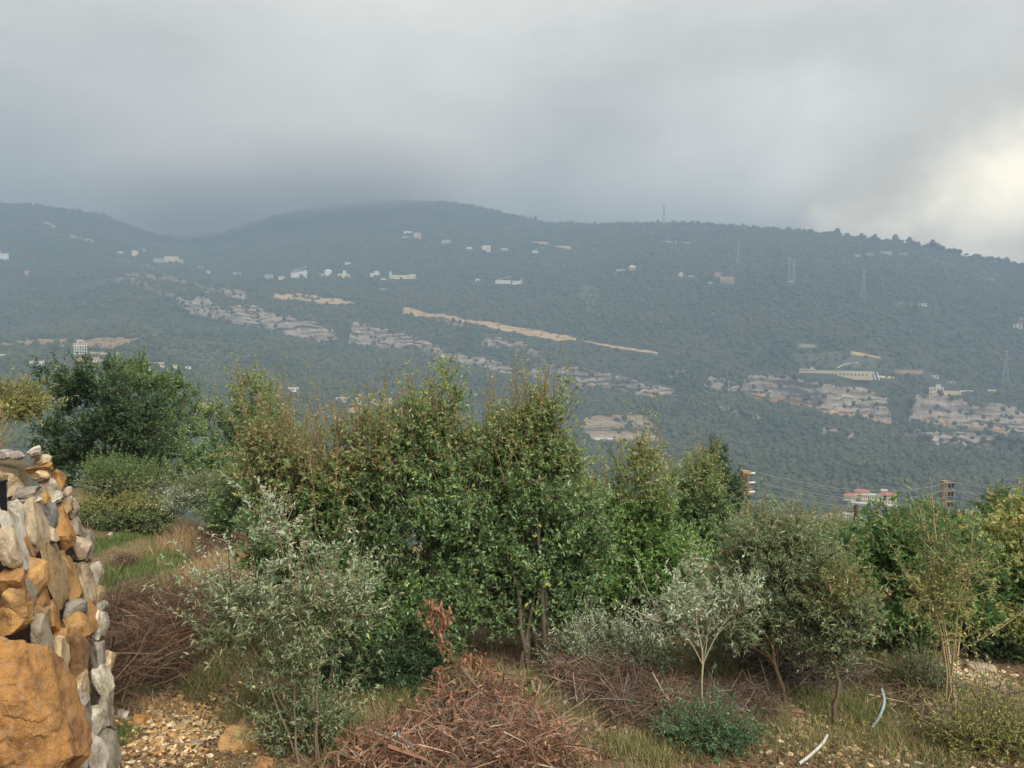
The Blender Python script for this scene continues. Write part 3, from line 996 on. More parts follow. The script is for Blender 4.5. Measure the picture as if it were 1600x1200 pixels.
B('house', 'white stepped house at the right edge of the slope', 1590, 513, 12, 7, 'w_white', 'flat', 2, 2, extra=[(0.0, 0.5, 0.3, 0.9, 1.05, 1.6, 'w_tan', 'flat', 1, 1)])
B('house', 'tiny white house above the stepped house at the right edge', 1595, 499, 5, 3, 'w_white', 'flat', 1, 1)
B('house', 'faint pale house high on the right end of the slope', 1548, 437, 10, 2.4, 'w_grey', 'flat', 1, 2)
B('villa', 'cream villa with dark windows on the edge of the right cliff', 1463, 619, 20, 13, 'w_cream', 'flat', 2, 4, extra=[(0.5, 1.7, 0.1, 0.8, 0.05, 0.62, 'w_cream', 'flat', 1, 0), (-0.05, 0.3, 0.1, 0.8, 1.03, 1.35, 'w_white', 'flat', 1, 0)])
B('pavilion', 'small white pavilion above the cream clifftop villa', 1460, 591, 12, 4, 'w_white', 'flat', 1, 2, cat='building')
B('house', 'pale low house between the pavilion and the pylon', 1486, 600, 12, 4, 'w_grey', 'flat', 1, 2)

# long low building on the bench
p = hit(1308, 587)
s = p[1] / FPX
t = thing('hotel', 'long low pale building with many bays on a bench above the cliff', 'building', tuple(p), -math.atan2(p[0], p[1]) - math.radians(3))
block(t, -56 * s, -32 * s, 0, 10, 0, 9 * s, 'w_cream', 'flat', 2, 8)
block(t, -40 * s, -35 * s, 2, 7, 9.6 * s, 12 * s, 'w_cream', 'flat', 1, 0, False)
block(t, -31.5 * s, 50 * s, 0.5, 11, 0, 7 * s, 'w_cream', 'flat', 1, 2, False)
for k in range(14):
    link('arch_opening', MB().box((-1.2, -0.08, 0), (1.2, 0.1, 2.4)).mesh('arch_opening'), M['glass'], t, ((-28 + k * 5.4) * s, 0.45, 0.8))
block(t, 20 * s, 52 * s, -12, -4, -4, -1.2, 'w_cream', 'flat', 1, 8, False)
for sx in (51, 56):
    link('buttress', MB().beam((sx * s, 0, 7 * s), ((sx + 4) * s, -8, -5), 0.7).mesh('buttress'), M['w_white'], t)
for k in np.linspace(-60, 60, 14):
    for dd in (-22, -12, -3, 8):
        u = p[:2] / np.linalg.norm(p[:2])
        q = p[:2] + u * dd + np.array([u[1], -u[0]]) * k * s
        CLEAR.append((q[0], q[1], 8))


def low_wall(label, pts, h=2.0):
    P = [hit(*q) for q in pts]
    mb = MB()
    for a, c in zip(P[:-1], P[1:]):
        d = (c - a) / np.linalg.norm(c - a)
        nrm = np.array([-d[1], d[0], 0]) * 0.4
        Vv = [a - nrm, c - nrm, c + nrm, a + nrm]
        Vv = [v + np.array([0, 0, -1.5]) for v in Vv] + [v + np.array([0, 0, h]) for v in Vv]
        mb.add(Vv, [(3, 2, 1, 0), (4, 5, 6, 7), (0, 1, 5, 4), (1, 2, 6, 5), (2, 3, 7, 6), (3, 0, 4, 7)])
        for f in np.linspace(0, 1, 6):
            q = a * (1 - f) + c * f
            CLEAR.append((q[0], q[1] - 6, 7))
    link('retaining_wall', mb.mesh('retaining_wall'), M['w_cream'], label=label, category='wall')


low_wall('long pale wall right of the cream clifftop villa', [(1500, 612), (1528, 612)])
low_wall('short pale wall farthest right beyond the clifftop villa', [(1543, 611), (1556, 611)])
low_wall('pale wall right of the long low building', [(1370, 589), (1397, 590)])
low_wall('pale road wall climbing behind the long low building', [(1308, 575), (1320, 570), (1340, 567)], 1.4)

# the big hillside complex in the valley
p = hit(1360, 789)
s = p[1] / FPX
t = thing('hillside_complex', 'large cream complex with red roofs and arcades in the valley', 'building', tuple(p), -math.atan2(p[0], p[1]))
block(t, -39 * s, -22 * s, 0, 6, 4 * s, 12 * s, 'w_cream', 'hip', 1, 4)
block(t, -24 * s, -2 * s, 6, 12, 4 * s, 18 * s, 'w_cream', 'hip', 3, 7)
block(t, -14 * s, 14 * s, 1, 10, 2 * s, 15 * s, 'w_cream', 'flat', 2, 9)
block(t, 12 * s, 37 * s, 2, 9, -2 * s, 17 * s, 'w_cream', 'hip', 4, 6)
block(t, 15 * s, 24 * s, 6, 12, 17.2 * s, 22 * s, 'w_white', 'flat', 1, 3)
block(t, 24.5 * s, 38.5 * s, -4, 1.6, -6 * s, 2 * s, 'w_white', 'flat', 2, 4)
block(t, -28 * s, 4 * s, -5, 0.6, -3 * s, 2.5 * s, 'w_grey', 'flat', 1, 6, False)
for k in np.linspace(-45, 45, 12):
    for dd in (-30, -20, -10, 0, 10):
        CLEAR.append((p[0] + k * s, p[1] + dd, 8))
B('house', 'pale grey block below the big hillside complex', 1299, 812, 11, 8, 'w_grey', 'flat', 2, 2)
B('house', 'white block showing among the shrubs under the big hillside complex', 1326, 812, 16, 8, 'w_white', 'flat', 2, 4)

# left village
p = hit(126, 553)
s = p[1] / FPX
t = thing('unfinished_building', 'concrete skeleton of an unfinished arched building in the left village', 'building', tuple(p), -math.atan2(p[0], p[1]))
COLM = MB().box((-0.28, -0.28, 0), (0.28, 0.28, 2.8)).mesh('column')
for fl in range(4):
    mb = MB().box((-9 * s, 0, fl * 3.3), (9 * s, 12, fl * 3.3 + 0.5))
    link('floor_slab', mb.mesh('floor_slab'), M['w_white'], t)
for fl in range(4):
    for k in range(6):
        for dy in (0.2, 6, 11.4):
            link('column', COLM, M['w_white'], t, ((-8.6 + k * 3.44) * s, dy, fl * 3.3 + 0.5))
ar = [(-4.5 * s * math.cos(a), 0.3, 13.2 + 4.2 * s * math.sin(a)) for a in np.linspace(0, PI, 12)]
link('arch', MB().tube(ar, 0.45, 5).mesh('arch'), M['w_white'], t)
link('base_slab', MB().box((-16 * s, -2, -5), (26 * s, 14, 0)).mesh('base_slab'), M['w_grey'], t)
for k in np.linspace(-30, 40, 12):
    for dd in (-25, -12, 0, 10):
        CLEAR.append((p[0] + k * s, p[1] + dd, 8))
B('house', 'house with a bright red hipped roof below the concrete skeleton', 127, 566, 15, 4, 'w_cream', 'hip', 1, 3)
B('house', 'pinkish roofed white house right of the bright red roof', 151, 566, 16, 4, 'w_white', 'hip', 1, 4)
B('house', 'wide white house with arched openings at the left edge of the village', 58, 571, 20, 6, 'w_white', 'flat', 1, 5)
B('house', 'tiny white house above the round dark bush', 186, 567, 6, 4, 'w_white', 'flat', 1, 1)
B('house', 'white house with an orange roof at the edge of the round bush', 230, 578, 9, 5, 'w_white', 'hip', 1, 2)
B('house', 'tan house right of the orange roofed house', 249, 573, 14, 6, 'w_tan', 'flat', 1, 3)
B('house', 'small narrow white house right of the tan house', 273, 578, 6, 7, 'w_white', 'flat', 2, 1)
B('shed', 'low white shed at the right end of the left village', 294, 576, 8, 3, 'w_white', 'flat', 1, 1)
B('house', 'white stepped house at the far left edge above the grasses', 4, 560, 8, 6, 'w_white', 'flat', 1, 1)
B('house', 'white house peeping between the left bushes', 326, 639, 18, 8, 'w_white', 'flat', 2, 4)
B('house', 'pale house behind the brown shoots left of the tall white house', 458, 612, 16, 6, 'w_white', 'flat', 1, 3)
# middle village behind the shrub tops
B('tower_house', 'tall narrow white house behind the brown shoots', 560, 632, 9, 15, 'w_white', 'flat', 3, 2, cat='house')
B('house', 'flat grey house left of the tall narrow white house', 533, 628, 16, 6, 'w_grey', 'flat', 1, 3)
B('house', 'two storey white house between the shoots', 588, 633, 13, 9, 'w_white', 'flat', 2, 3)
B('house', 'low tan house right of the two storey white house', 606, 630, 14, 6, 'w_tan', 'flat', 1, 3)
B('house', 'white house with a big red roof beside the tall shrub', 626, 650, 20, 9, 'w_white', 'hip', 2, 3)
B('house', 'cream house with an orange roof low among the shoots', 555, 645, 20, 5, 'w_cream', 'hip', 1, 4)
B('greenhouse', 'left white tunnel along the foot of the terraced field', 936, 688, 13, 2.2, 'w_white', 'flat', 1, 1, win=False, rm='r_white', depth=0.3)
B('greenhouse', 'right white tunnel along the foot of the terraced field', 955, 688, 13, 2.4, 'w_white', 'flat', 1, 1, win=False, rm='r_white', depth=0.3)

# ------------------------------------------------------------------ pylons
M['steel'] = flat_mat('grey_steel', L(168, 174, 178), 0.6, 0.1, 2.0, 0.3)


def pylon(label, px, py_base, py_top, arms=3, wide=0.16, w=0.22, name='pylon'):
    p = hit(px, py_base)
    H = (py_base - py_top) / FPX * p[1]
    t = thing(name, label, 'pylon', tuple(p), -math.atan2(p[0], p[1]) + 0.3)
    bw, tw = H * wide / 2, H * 0.022
    wd = lambda z: tw + (bw - tw) * max(0, 1 - z / (H * 0.72)) ** 1.15
    zs = np.concatenate([np.linspace(0, H * 0.72, 8), np.linspace(H * 0.8, H, 4)])
    for sx in (-1, 1):
        for sy in (-1, 1):
            link('leg', MB().tube([(sx * wd(z), sy * wd(z), z - (1.5 if z == 0 else 0)) for z in zs], w * 0.6, 4).mesh('leg'), M['steel'], t)
    mb = MB()
    for a, c in zip(zs[:-1], zs[1:]):
        for (s1, s2) in (((-1, -1), (1, -1)), ((1, -1), (1, 1)), ((1, 1), (-1, 1)), ((-1, 1), (-1, -1))):
            mb.beam((s1[0] * wd(a), s1[1] * wd(a), a), (s2[0] * wd(c), s2[1] * wd(c), c), w * 0.4)
            mb.beam((s2[0] * wd(a), s2[1] * wd(a), a), (s1[0] * wd(c), s1[1] * wd(c), c), w * 0.4)
    link('bracing', mb.mesh('bracing'), M['steel'], t)
    for k in range(arms):
        z = H * (0.72 + 0.11 * k)
        al = H * (0.13 - 0.02 * k)
        mb = MB()
        for sg in (-1, 1):
            mb.beam((0, 0, z), (sg * al, 0, z + H * 0.01), w * 0.5)
            mb.beam((0, 0, z + H * 0.045), (sg * al, 0, z + H * 0.01), w * 0.4)
        link('cross_arm', mb.mesh('cross_arm'), M['steel'], t)
    CLEAR.append((p[0], p[1], 9))
    return t


pylon('tallest lattice mast on the skyline right of centre', 1037, 352, 321, 1, 0.10, 0.5, 'mast')
pylon('thin lattice mast on the skyline left of the tallest one', 989, 354, 338, 1, 0.10, 0.4, 'mast')
pylon('short mast just left of the tallest skyline mast', 1030, 353, 345, 1, 0.10, 0.4, 'mast')
pylon('faint pylon in the haze below the skyline masts', 1153, 412, 376, 3, 0.13, 0.3)
pylon('pylon above the white flat house on the right slope', 1233, 442, 402, 3, 0.13, 0.3)
pylon('faint pylon close behind the one above the flat house', 1240, 440, 404, 3, 0.13, 0.25)
pylon('pylon in the haze on the upper right slope', 1349, 466, 421, 3, 0.14, 0.3)
pylon('clear pale pylon beside the clifftop villa at the right', 1571, 597, 547, 3, 0.2, 0.3)

# ------------------------------------------------------------------ trees on the far slope
m, nd, lk, b = new_mat('far_foliage')
oi = nd.new('ShaderNodeObjectInfo')
tcn = nd.new('ShaderNodeTexCoord').outputs['Object']
nn = noise_node(nd, lk, 1.8, 3, 0.6, tcn)
c1 = ramp(nd, lk, oi.outputs['Random'], [(0.0, L(42, 54, 34)), (0.35, L(54, 67, 40)), (0.65, L(64, 76, 45)), (0.85, L(76, 82, 52)), (1.0, L(92, 86, 60))]).outputs[0]
c2 = ramp(nd, lk, nn.outputs[0], [(0.3, (0.75, 0.75, 0.75)), (0.7, (1.25, 1.25, 1.25))]).outputs[0]
# stands of different kinds of tree across the slope
sc1 = nd.new('ShaderNodeVectorMath')
sc1.operation = 'SCALE'
sc1.inputs['Scale'].default_value = 0.0075
lk.new(oi.outputs['Location'], sc1.inputs[0])
stand = noise_node(nd, lk, 1.0, 6, 0.65, sc1.outputs[0])
c3 = ramp(nd, lk, stand.outputs[0], [(0.32, L(44, 62, 42)), (0.46, L(60, 74, 42)), (0.54, L(88, 88, 54)), (0.68, L(66, 64, 50))]).outputs[0]
cfar = mixc(nd, lk, 1.0, mixc(nd, lk, 0.6, c1, c3), c2, 'MULTIPLY')
lk.new(cfar, b.inputs['Base Color'])
b.inputs['Roughness'].default_value = 0.9
M['far_leaf'] = m


def ico(sub):
    t = (1 + 5 ** 0.5) / 2
    Vv = [(-1, t, 0), (1, t, 0), (-1, -t, 0), (1, -t, 0), (0, -1, t), (0, 1, t), (0, -1, -t), (0, 1, -t), (t, 0, -1), (t, 0, 1), (-t, 0, -1), (-t, 0, 1)]
    F = [(0, 11, 5), (0, 5, 1), (0, 1, 7), (0, 7, 10), (0, 10, 11), (1, 5, 9), (5, 11, 4), (11, 10, 2), (10, 7, 6), (7, 1, 8), (3, 9, 4), (3, 4, 2), (3, 2, 6), (3, 6, 8), (3, 8, 9),
         (4, 9, 5), (2, 4, 11), (6, 2, 10), (8, 6, 7), (9, 8, 1)]
    Vv = [np.array(v) / np.linalg.norm(v) for v in Vv]
    for _ in range(sub):
        cache, G = {}, []

        def mid(a, c):
            k = (min(a, c), max(a, c))
            if k not in cache:
                q = Vv[a] + Vv[c]
                Vv.append(q / np.linalg.norm(q))
                cache[k] = len(Vv) - 1
            return cache[k]
        for a, c, d in F:
            x, y, z = mid(a, c), mid(c, d), mid(d, a)
            G += [(a, x, z), (c, y, x), (d, z, y), (x, y, z)]
        F = G
    return np.array(Vv), np.array(F)


ICO2, ICOF2 = ico(2)
ICO3, ICOF3 = ico(3)
ICO4, ICOF4 = ico(4)


def clump_mesh(seed, tall=1.0, sub=2):
    Vv, F = (ICO2, ICOF2) if sub == 2 else (ICO3, ICOF3)
    Vv = Vv * (1 + 0.55 * fbm(Vv * 1.7 + seed * 9, 3, seed)[:, None])
    Vv = Vv * np.array([1, 1, tall]) + np.array([0, 0, 0.55 * tall])
    return mesh_np('far_tree', Vv, [F])


src = bpy.data.collections.new('far_tree_sources')               # never linked into the scene: only instanced from
for k in range(6):
    o = bpy.data.objects.new('far_tree', clump_mesh(k + 1, (0.75, 0.9, 1.1, 1.3, 0.8, 1.7)[k]))
    o.data.materials.append(M['far_leaf'])
    src.objects.link(o)
gn = bpy.data.node_groups.new('scatter_trees', 'GeometryNodeTree')
gn.interface.new_socket('Geometry', in_out='INPUT', socket_type='NodeSocketGeometry')
gn.interface.new_socket('Geometry', in_out='OUTPUT', socket_type='NodeSocketGeometry')
gi, go = gn.nodes.new('NodeGroupInput'), gn.nodes.new('NodeGroupOutput')
ci = gn.nodes.new('GeometryNodeCollectionInfo')
ci.inputs['Collection'].default_value = src
ci.inputs['Separate Children'].default_value = True
ci.inputs['Reset Children'].default_value = True
ip = gn.nodes.new('GeometryNodeInstanceOnPoints')
ip.inputs['Pick Instance'].default_value = True
na = gn.nodes.new('GeometryNodeInputNamedAttribute')
na.data_type = 'FLOAT_VECTOR'
na.inputs['Name'].default_value = 'size'
rr = gn.nodes.new('FunctionNodeRandomValue')
rr.data_type = 'FLOAT_VECTOR'
rr.inputs[0].default_value = (-0.15, -0.15, 0)
rr.inputs[1].default_value = (0.15, 0.15, 6.28)
gn.links.new(gi.outputs[0], ip.inputs['Points'])
gn.links.new(ci.outputs[0], ip.inputs['Instance'])
gn.links.new(na.outputs['Attribute'], ip.inputs['Scale'])
gn.links.new(rr.outputs[0], ip.inputs['Rotation'])
gn.links.new(ip.outputs[0], go.inputs[0])


def forest(name, label, pts, size):
    me = bpy.data.meshes.new(name)
    me.vertices.add(len(pts))
    me.vertices.foreach_set('co', np.ascontiguousarray(pts, np.float32).ravel())
    a = me.attributes.new('size', 'FLOAT_VECTOR', 'POINT')
    a.data.foreach_set('vector', np.ascontiguousarray(size, np.float32).ravel())
    o = link(name, me, kind='stuff', label=label)
    md = o.modifiers.new('scatter', 'NODES')
    md.node_group = gn
    return o


sel = np.where((T_idx >= 13.6) & (T_idx <= 21.2))[0]
cols = np.where(np.abs(AZ) < math.radians(39))[0]
i0, i1 = sel[0], sel[-1]
r_c = (RG[i0:i1, cols[0]:cols[-1]] + RG[i0 + 1:i1 + 1, cols[0]:cols[-1]]) / 2
area = r_c * (AZ[cols[0] + 1] - AZ[cols[0]]) * (RG[i0 + 1:i1 + 1, cols[0]:cols[-1]] - RG[i0:i1, cols[0]:cols[-1]])
cx_, cy_ = XG[i0:i1, cols[0]:cols[-1]], YG[i0:i1, cols[0]:cols[-1]]
dens = np.clip(0.8 + 1.7 * fbm(P3(cx_ / 110, cy_ / 110, 0.5), 5, 77, 0.6).reshape(area.shape), 0.10, 1.8)
tt = T_idx[i0:i1][:, None]
dens = np.where((tt >= 16.9) & (tt < 18.05), dens * 0.9, dens)
dens = np.where(tt < 16, dens * 1.5, dens)
dens = dens * np.interp(r_c, [600, 1000, 1600, 3000], [1.8, 1.3, 1.0, 0.8])
pr = (area * dens).ravel()
NF = 140000
pick = rng.choice(pr.size, NF, p=pr / pr.sum())
pi_, pj_ = pick // area.shape[1] + i0, pick % area.shape[1] + cols[0]
u, v = rng.random(NF), rng.random(NF)


def bil(G):
    return (G[pi_, pj_] * (1 - u) * (1 - v) + G[pi_ + 1, pj_] * u * (1 - v) + G[pi_, pj_ + 1] * (1 - u) * v + G[pi_ + 1, pj_ + 1] * u * v)


FP = np.stack([bil(XG), bil(YG), bil(ZG)], 1)
cell = {}
for (x, y, r) in CLEAR:
    cell.setdefault((int(x // 12), int(y // 12)), []).append((x, y, r))
keep = np.ones(NF, bool)
for k in range(NF):
    x, y = FP[k, 0], FP[k, 1]
    a, c = int(x // 12), int(y // 12)
    for da in (-1, 0, 1):
        for dc in (-1, 0, 1):
            for (qx, qy, r) in cell.get((a + da, c + dc), ()):
                if (x - qx) ** 2 + (y - qy) ** 2 < r * r:
                    keep[k] = False
FP = FP[keep]
sz = (1.0 + 3.0 * rng.random(len(FP)) ** 2.4) * np.interp(np.hypot(FP[:, 0], FP[:, 1]), [500, 1000, 2500], [0.75, 1.0, 1.25])
sz = np.stack([sz * rng.uniform(0.8, 1.3, len(sz)), sz * rng.uniform(0.8, 1.3, len(sz)), sz * rng.uniform(0.7, 1.2, len(sz))], 1)
LE = np.array(LEDGE)
ls = np.repeat((0.7 + 3.0 * rng.random(len(LE)) ** 1.6)[:, None], 3, 1)
forest('forest', 'evergreen scrub forest covering the mountainside', np.concatenate([FP, LE]), np.concatenate([sz, ls]))

# trees along the skyline, one by one
RT = [mesh_np('crown', *(lambda a: (a[0], [a[1]]))((lambda Vv: (Vv, ICOF2))(np.concatenate([(ICO2 * (1 + 0.6 * fbm(ICO2 * 2.1 + k * 5, 3, 60 + k)[:, None]))]) * np.array([1, 1, (0.75, 1.0, 0.55, 1.4)[k]])))) for k in range(4)]
tr_me = MB().tube([(0, 0, -1), (0, 0, 2.2), (0.1, 0, 4.5)], [0.35, 0.28, 0.2], 5, (0.08, 0.06, 0.045)).mesh('trunk')
M['far_dark'] = M['far_leaf']
ridge_px = list(rng.uniform(1060, 1290, 26)) + list(rng.uniform(1290, 1590, 56)) + list(rng.uniform(800, 1060, 14))
for k, px in enumerate(sorted(ridge_px)):
    a = math.atan2((px - 800) / FPX, 1)
    j = int(np.argmin(np.abs(AZ - a)))
    it = int(np.argmin(np.abs(T_idx - (21.0 - 0.03 * rng.random()))))
    p = np.array([XG[it, j], YG[it, j], ZG[it, j]])
    v = k % 4
    big = 1.35 if px > 1290 else 0.62
    sc = rng.uniform(3.0, 6.0) * big
    lab = {0: 'small dark rounded tree standing on the skyline ridge', 1: 'small dark bushy tree standing on the skyline ridge', 2: 'small flat-topped dark tree standing on the skyline ridge',
           3: 'small tall dark tree standing on the skyline ridge'}[v]
    t = thing('ridge_tree', lab, 'tree', tuple(p - np.array([0, 0, 0.5])), rng.uniform(0, 6), ['rounded skyline trees', 'bushy skyline trees', 'flat-topped skyline trees', 'tall skyline trees'][v])
    c = link('crown', RT[v], M['far_leaf'], t, (0, 0, 2.4 + sc * 0.7))
    c.scale = (sc * rng.uniform(0.9, 1.5), sc, sc)
    w = link('trunk', tr_me, M['bark'], t)
    w.scale = (1, 1, (2.4 + sc * 0.5) / 4.5)
# ------------------------------------------------------------------ dry stone wall on the left
m, nd, lk, b = new_mat('wall_stone')
oi = nd.new('ShaderNodeObjectInfo')
tcn = nd.new('ShaderNodeTexCoord').outputs['Object']
mpn = nd.new('ShaderNodeMapping')
lk.new(tcn, mpn.inputs['Vector'])
cmb = nd.new('ShaderNodeCombineXYZ')
mul = nd.new('ShaderNodeMath')
mul.operation = 'MULTIPLY'
mul.inputs[1].default_value = 37.0
lk.new(oi.outputs['Random'], mul.inputs[0])
for k in range(3):
    lk.new(mul.outputs[0], cmb.inputs[k])
lk.new(cmb.outputs[0], mpn.inputs['Location'])
gpn = nd.new('ShaderNodeNewGeometry')
lk.new(gpn.outputs['Position'], mpn.inputs['Vector'])
co = mpn.outputs[0]
na1 = noise_node(nd, lk, 7.0, 6, 0.62, co, 0.4)
na2 = noise_node(nd, lk, 26, 6, 0.65, co, 0.3)
na3 = noise_node(nd, lk, 130, 5, 0.7, co)
patchy = ramp(nd, lk, na1.outputs[0], [(0.36, (0.42, 0.36, 0.30)), (0.50, (0.80, 0.77, 0.74)), (0.66, (1.05, 1.02, 0.98))]).outputs[0]
cc = mixc(nd, lk, 1.0, oi.outputs['Color'], patchy, 'MULTIPLY')
gry = ramp(nd, lk, na2.outputs[0], [(0.52, (0, 0, 0)), (0.66, (1, 1, 1))]).outputs[0]
gf = nd.new('ShaderNodeMath')
gf.operation = 'MULTIPLY'
gf.inputs[1].default_value = 0.4
lk.new(gry, gf.inputs[0])
cc = mixc(nd, lk, gf.outputs[0], cc, L(166, 154, 138))
spk = ramp(nd, lk, na3.outputs[0], [(0.3, (0.5, 0.47, 0.44)), (0.48, (0.92, 0.92, 0.92)), (0.75, (1.12, 1.12, 1.12))]).outputs[0]
cc = mixc(nd, lk, 1.0, cc, spk, 'MULTIPLY')
lk.new(cc, b.inputs['Base Color'])
b.inputs['Roughness'].default_value = 0.92
hsum = nd.new('ShaderNodeMath')
hsum.operation = 'MULTIPLY_ADD'
lk.new(na2.outputs[0], hsum.inputs[0])
hsum.inputs[1].default_value = 2.0
lk.new(na3.outputs[0], hsum.inputs[2])
bump(nd, lk, b, hsum.outputs[0], 0.85, 0.012)
M['stone'] = m


def cube_sphere(n):
    """a cube's surface as a grid mesh, n quads along an edge, corners welded"""
    g = np.linspace(-1, 1, n + 1)
    key, Vv, F = {}, [], []

    def vid(p):
        k = tuple(np.round(p, 5))
        if k not in key:
            key[k] = len(Vv)
            Vv.append(p)
        return key[k]
    for ax in range(3):
        for sg in (-1, 1):
            for i in range(n):
                for j in range(n):
                    q = []
                    for (a, c) in ((i, j), (i + 1, j), (i + 1, j + 1), (i, j + 1)):
                        p = np.zeros(3)
                        p[ax] = sg
                        p[(ax + 1) % 3] = g[a]
                        p[(ax + 2) % 3] = g[c]
                        q.append(vid(p))
                    F.append(q if sg > 0 else q[::-1])
    return np.array(Vv), np.array(F)


CS10, CSF10 = cube_sphere(12)
CS24, CSF24 = cube_sphere(40)


def rock_mesh(name, seed, power=5.0, cuts=9, rough=0.10, hi=False, angle=24):
    r = np.random.default_rng(seed)
    Vv, F = (CS24, CSF24) if hi else (CS10, CSF10)
    n = (np.abs(Vv) ** power).sum(1) ** (1 / power)
    Vv = Vv / n[:, None]
    for _ in range(cuts):
        d = norm(r.normal(size=3))
        off = r.uniform(0.60, 0.96) * np.abs(d).sum() ** 0.45 * 0.86
        s = Vv @ d - off
        Vv = Vv - np.clip(s, 0, None)[:, None] * d[None]
    Vv = Vv + norm(Vv) * (fbm(Vv * 1.6 + seed, 3, seed) * rough + fbm(Vv * 5 + seed, 3, seed + 5) * rough * 0.35)[:, None]
    Vv = Vv / np.abs(Vv).max(0)
    me = mesh_np(name, Vv, [F], smooth=True)
    me.set_sharp_from_angle(angle=math.radians(angle))
    return me


STONES = [rock_mesh('stone', 100 + k, (5, 7, 4.5, 8)[k % 4], 9 + k % 5, 0.14 + 0.03 * (k % 3)) for k in range(14)]
for q in STONES:
    q.materials.append(M['stone'])

OCH, OCH2, TAN, PNK, WHT, GRY, LIL, BRN, BLU, CRM = (L(204, 160, 98), L(190, 142, 82), L(196, 166, 120), L(212, 192, 164), L(230, 224, 208), L(170, 164, 150),
                                                     L(176, 164, 146), L(156, 120, 78), L(152, 154, 150), L(228, 204, 160))
STONE_LIST = [  # picture box x0 x1 y0 y1, colour, proud of the face
    (0, 36, 785, 890, WHT, .10), (-8, 12, 831, 897, PNK, .16), (15, 39, 783, 818, WHT, .04), (24, 52, 815, 878, OCH2, .0), (39, 70, 784, 876, PNK, .06),
    (67, 91, 781, 829, BLU, .02), (71, 94, 822, 853, PNK, .02), (22, 68, 761, 776, GRY, .0), (33, 68, 775, 787, WHT, .03), (66, 81, 769, 792, OCH, .0),
    (63, 97, 745, 788, WHT, .05), (40, 70, 700, 715, WHT, .02), (50, 81, 712, 726, CRM, .02), (46, 87, 723, 737, OCH, .02), (49, 85, 733, 748, CRM, .03),
    (82, 101, 734, 766, OCH2, .03), (92, 111, 763, 779, PNK, .03), (79, 114, 785, 812, TAN, .02), (80, 115, 798, 867, OCH2, .11), (99, 124, 776, 812, PNK, .04),
    (109, 133, 808, 843, LIL, .04), (126, 148, 828, 875, LIL, .06), (104, 146, 836, 880, PNK, .02), (64, 105, 847, 952, TAN, .05), (103, 122, 870, 943, OCH, .03),
    (118, 148, 884, 943, PNK, .05), (22, 70, 873, 928, OCH, .08), (-6, 40, 889, 924, OCH2, .08), (-10, 50, 918, 966, OCH, .10), (30, 60, 900, 952, LIL, .02),
    (51, 73, 924, 957, OCH2, .03), (143, 157, 880, 917, WHT, .03), (146, 164, 913, 945, TAN, .03), (147, 167, 940, 958, GRY, .03),
    (-10, 56, 938, 985, OCH, .10), (45, 81, 966, 1044, LIL, .12), (53, 76, 938, 985, TAN, .03), (72, 97, 938, 992, OCH2, .02), (94, 136, 938, 968, GRY, .04),
    (129, 150, 938, 985, OCH, .03), (90, 140, 962, 1004, OCH, .05), (80, 110, 982, 1004, OCH2, .05), (79, 110, 1000, 1068, CRM, .04), (97, 141, 986, 1062, BRN, .05),
    (108, 136, 1052, 1098, CRM, .08), (111, 132, 1086, 1115, WHT, .08), (117, 142, 1078, 1170, LIL, .03), (138, 168, 953, 1000, WHT, .03), (140, 170, 995, 1044, GRY, .04),
    (161, 180, 1018, 1048, CRM, .03), (148, 181, 1036, 1106, WHT, .05), (153, 182, 1086, 1148, GRY, .03), (136, 162, 1106, 1150, WHT, .05), (128, 160, 1143, 1210, WHT, .06),
    (154, 184, 1140, 1210, GRY, .05), (113, 130, 1120, 1210, WHT, .02), (148, 172, 960, 1000, GRY, .0)]
BAT = 0.27


def wall_face(px, py):
    v = pixdir(px, py)
    dx, dz = v.x / v.y, v.z / v.y
    den = dx + 0.3 + BAT * dz
    Y = -2.07 / min(den, -0.31)
    return np.array([Y * dx, Y, Y * dz])


def wall_x(y, z):
    return -3.3 - 0.3 * (y - 5) + BAT * (-1.0 - z)


TW = norm(np.array([-0.3, 1.0, 0]))           # along the wall, away from the camera
NW = norm(np.array([1.0, 0.3, BAT]))          # out of its battered face
wall = thing('stone_wall', 'battered dry stone retaining wall of ochre and white stones at the left', 'wall', (-3.6, 6.0, -3.3))
WR = np.array([-3.6, 6.0, -3.3])


def put_stone(p, L_, H_, D_, colr, seed, tilt=0.12):
    me = STONES[seed % len(STONES)]
    o = link('stone', me, None, wall, tuple(p - WR))
    r = np.random.default_rng(seed * 7 + 1)
    flip = PI if r.random() < 0.5 else 0
    o.rotation_euler = (r.uniform(-tilt, tilt) + flip, -math.atan(BAT) * 0.6 + r.uniform(-tilt, tilt), math.atan2(-TW[0], TW[1]) + r.uniform(-tilt, tilt))
    o.scale = (D_ / 2, L_ / 2, H_ / 2)
    j = r.uniform(0.84, 1.10)
    o.color = (min(1, colr[0] * j), min(1, colr[1] * j), min(1, colr[2] * j * r.uniform(0.93, 1.07)), 1)
    return o


for k, (x0, x1, y0, y1, colr, proud) in enumerate(STONE_LIST):
    c = wall_face((x0 + x1) / 2, (y0 + y1) / 2)
    a, d = wall_face(x0, (y0 + y1) / 2), wall_face(x1, (y0 + y1) / 2)
    Hh = (y1 - y0) / FPX * c[1] * 1.17
    wm = (x1 - x0) / FPX * c[1] * 1.2
    Lw = min(max(0.8 * Hh, 0.22), 0.5)
    D = max(0.10, (wm - 0.26 * Lw) * 1.05)
    put_stone(c + NW * (proud * 0.25 - 0.01), Lw, Hh, D, colr, k, 0.08)
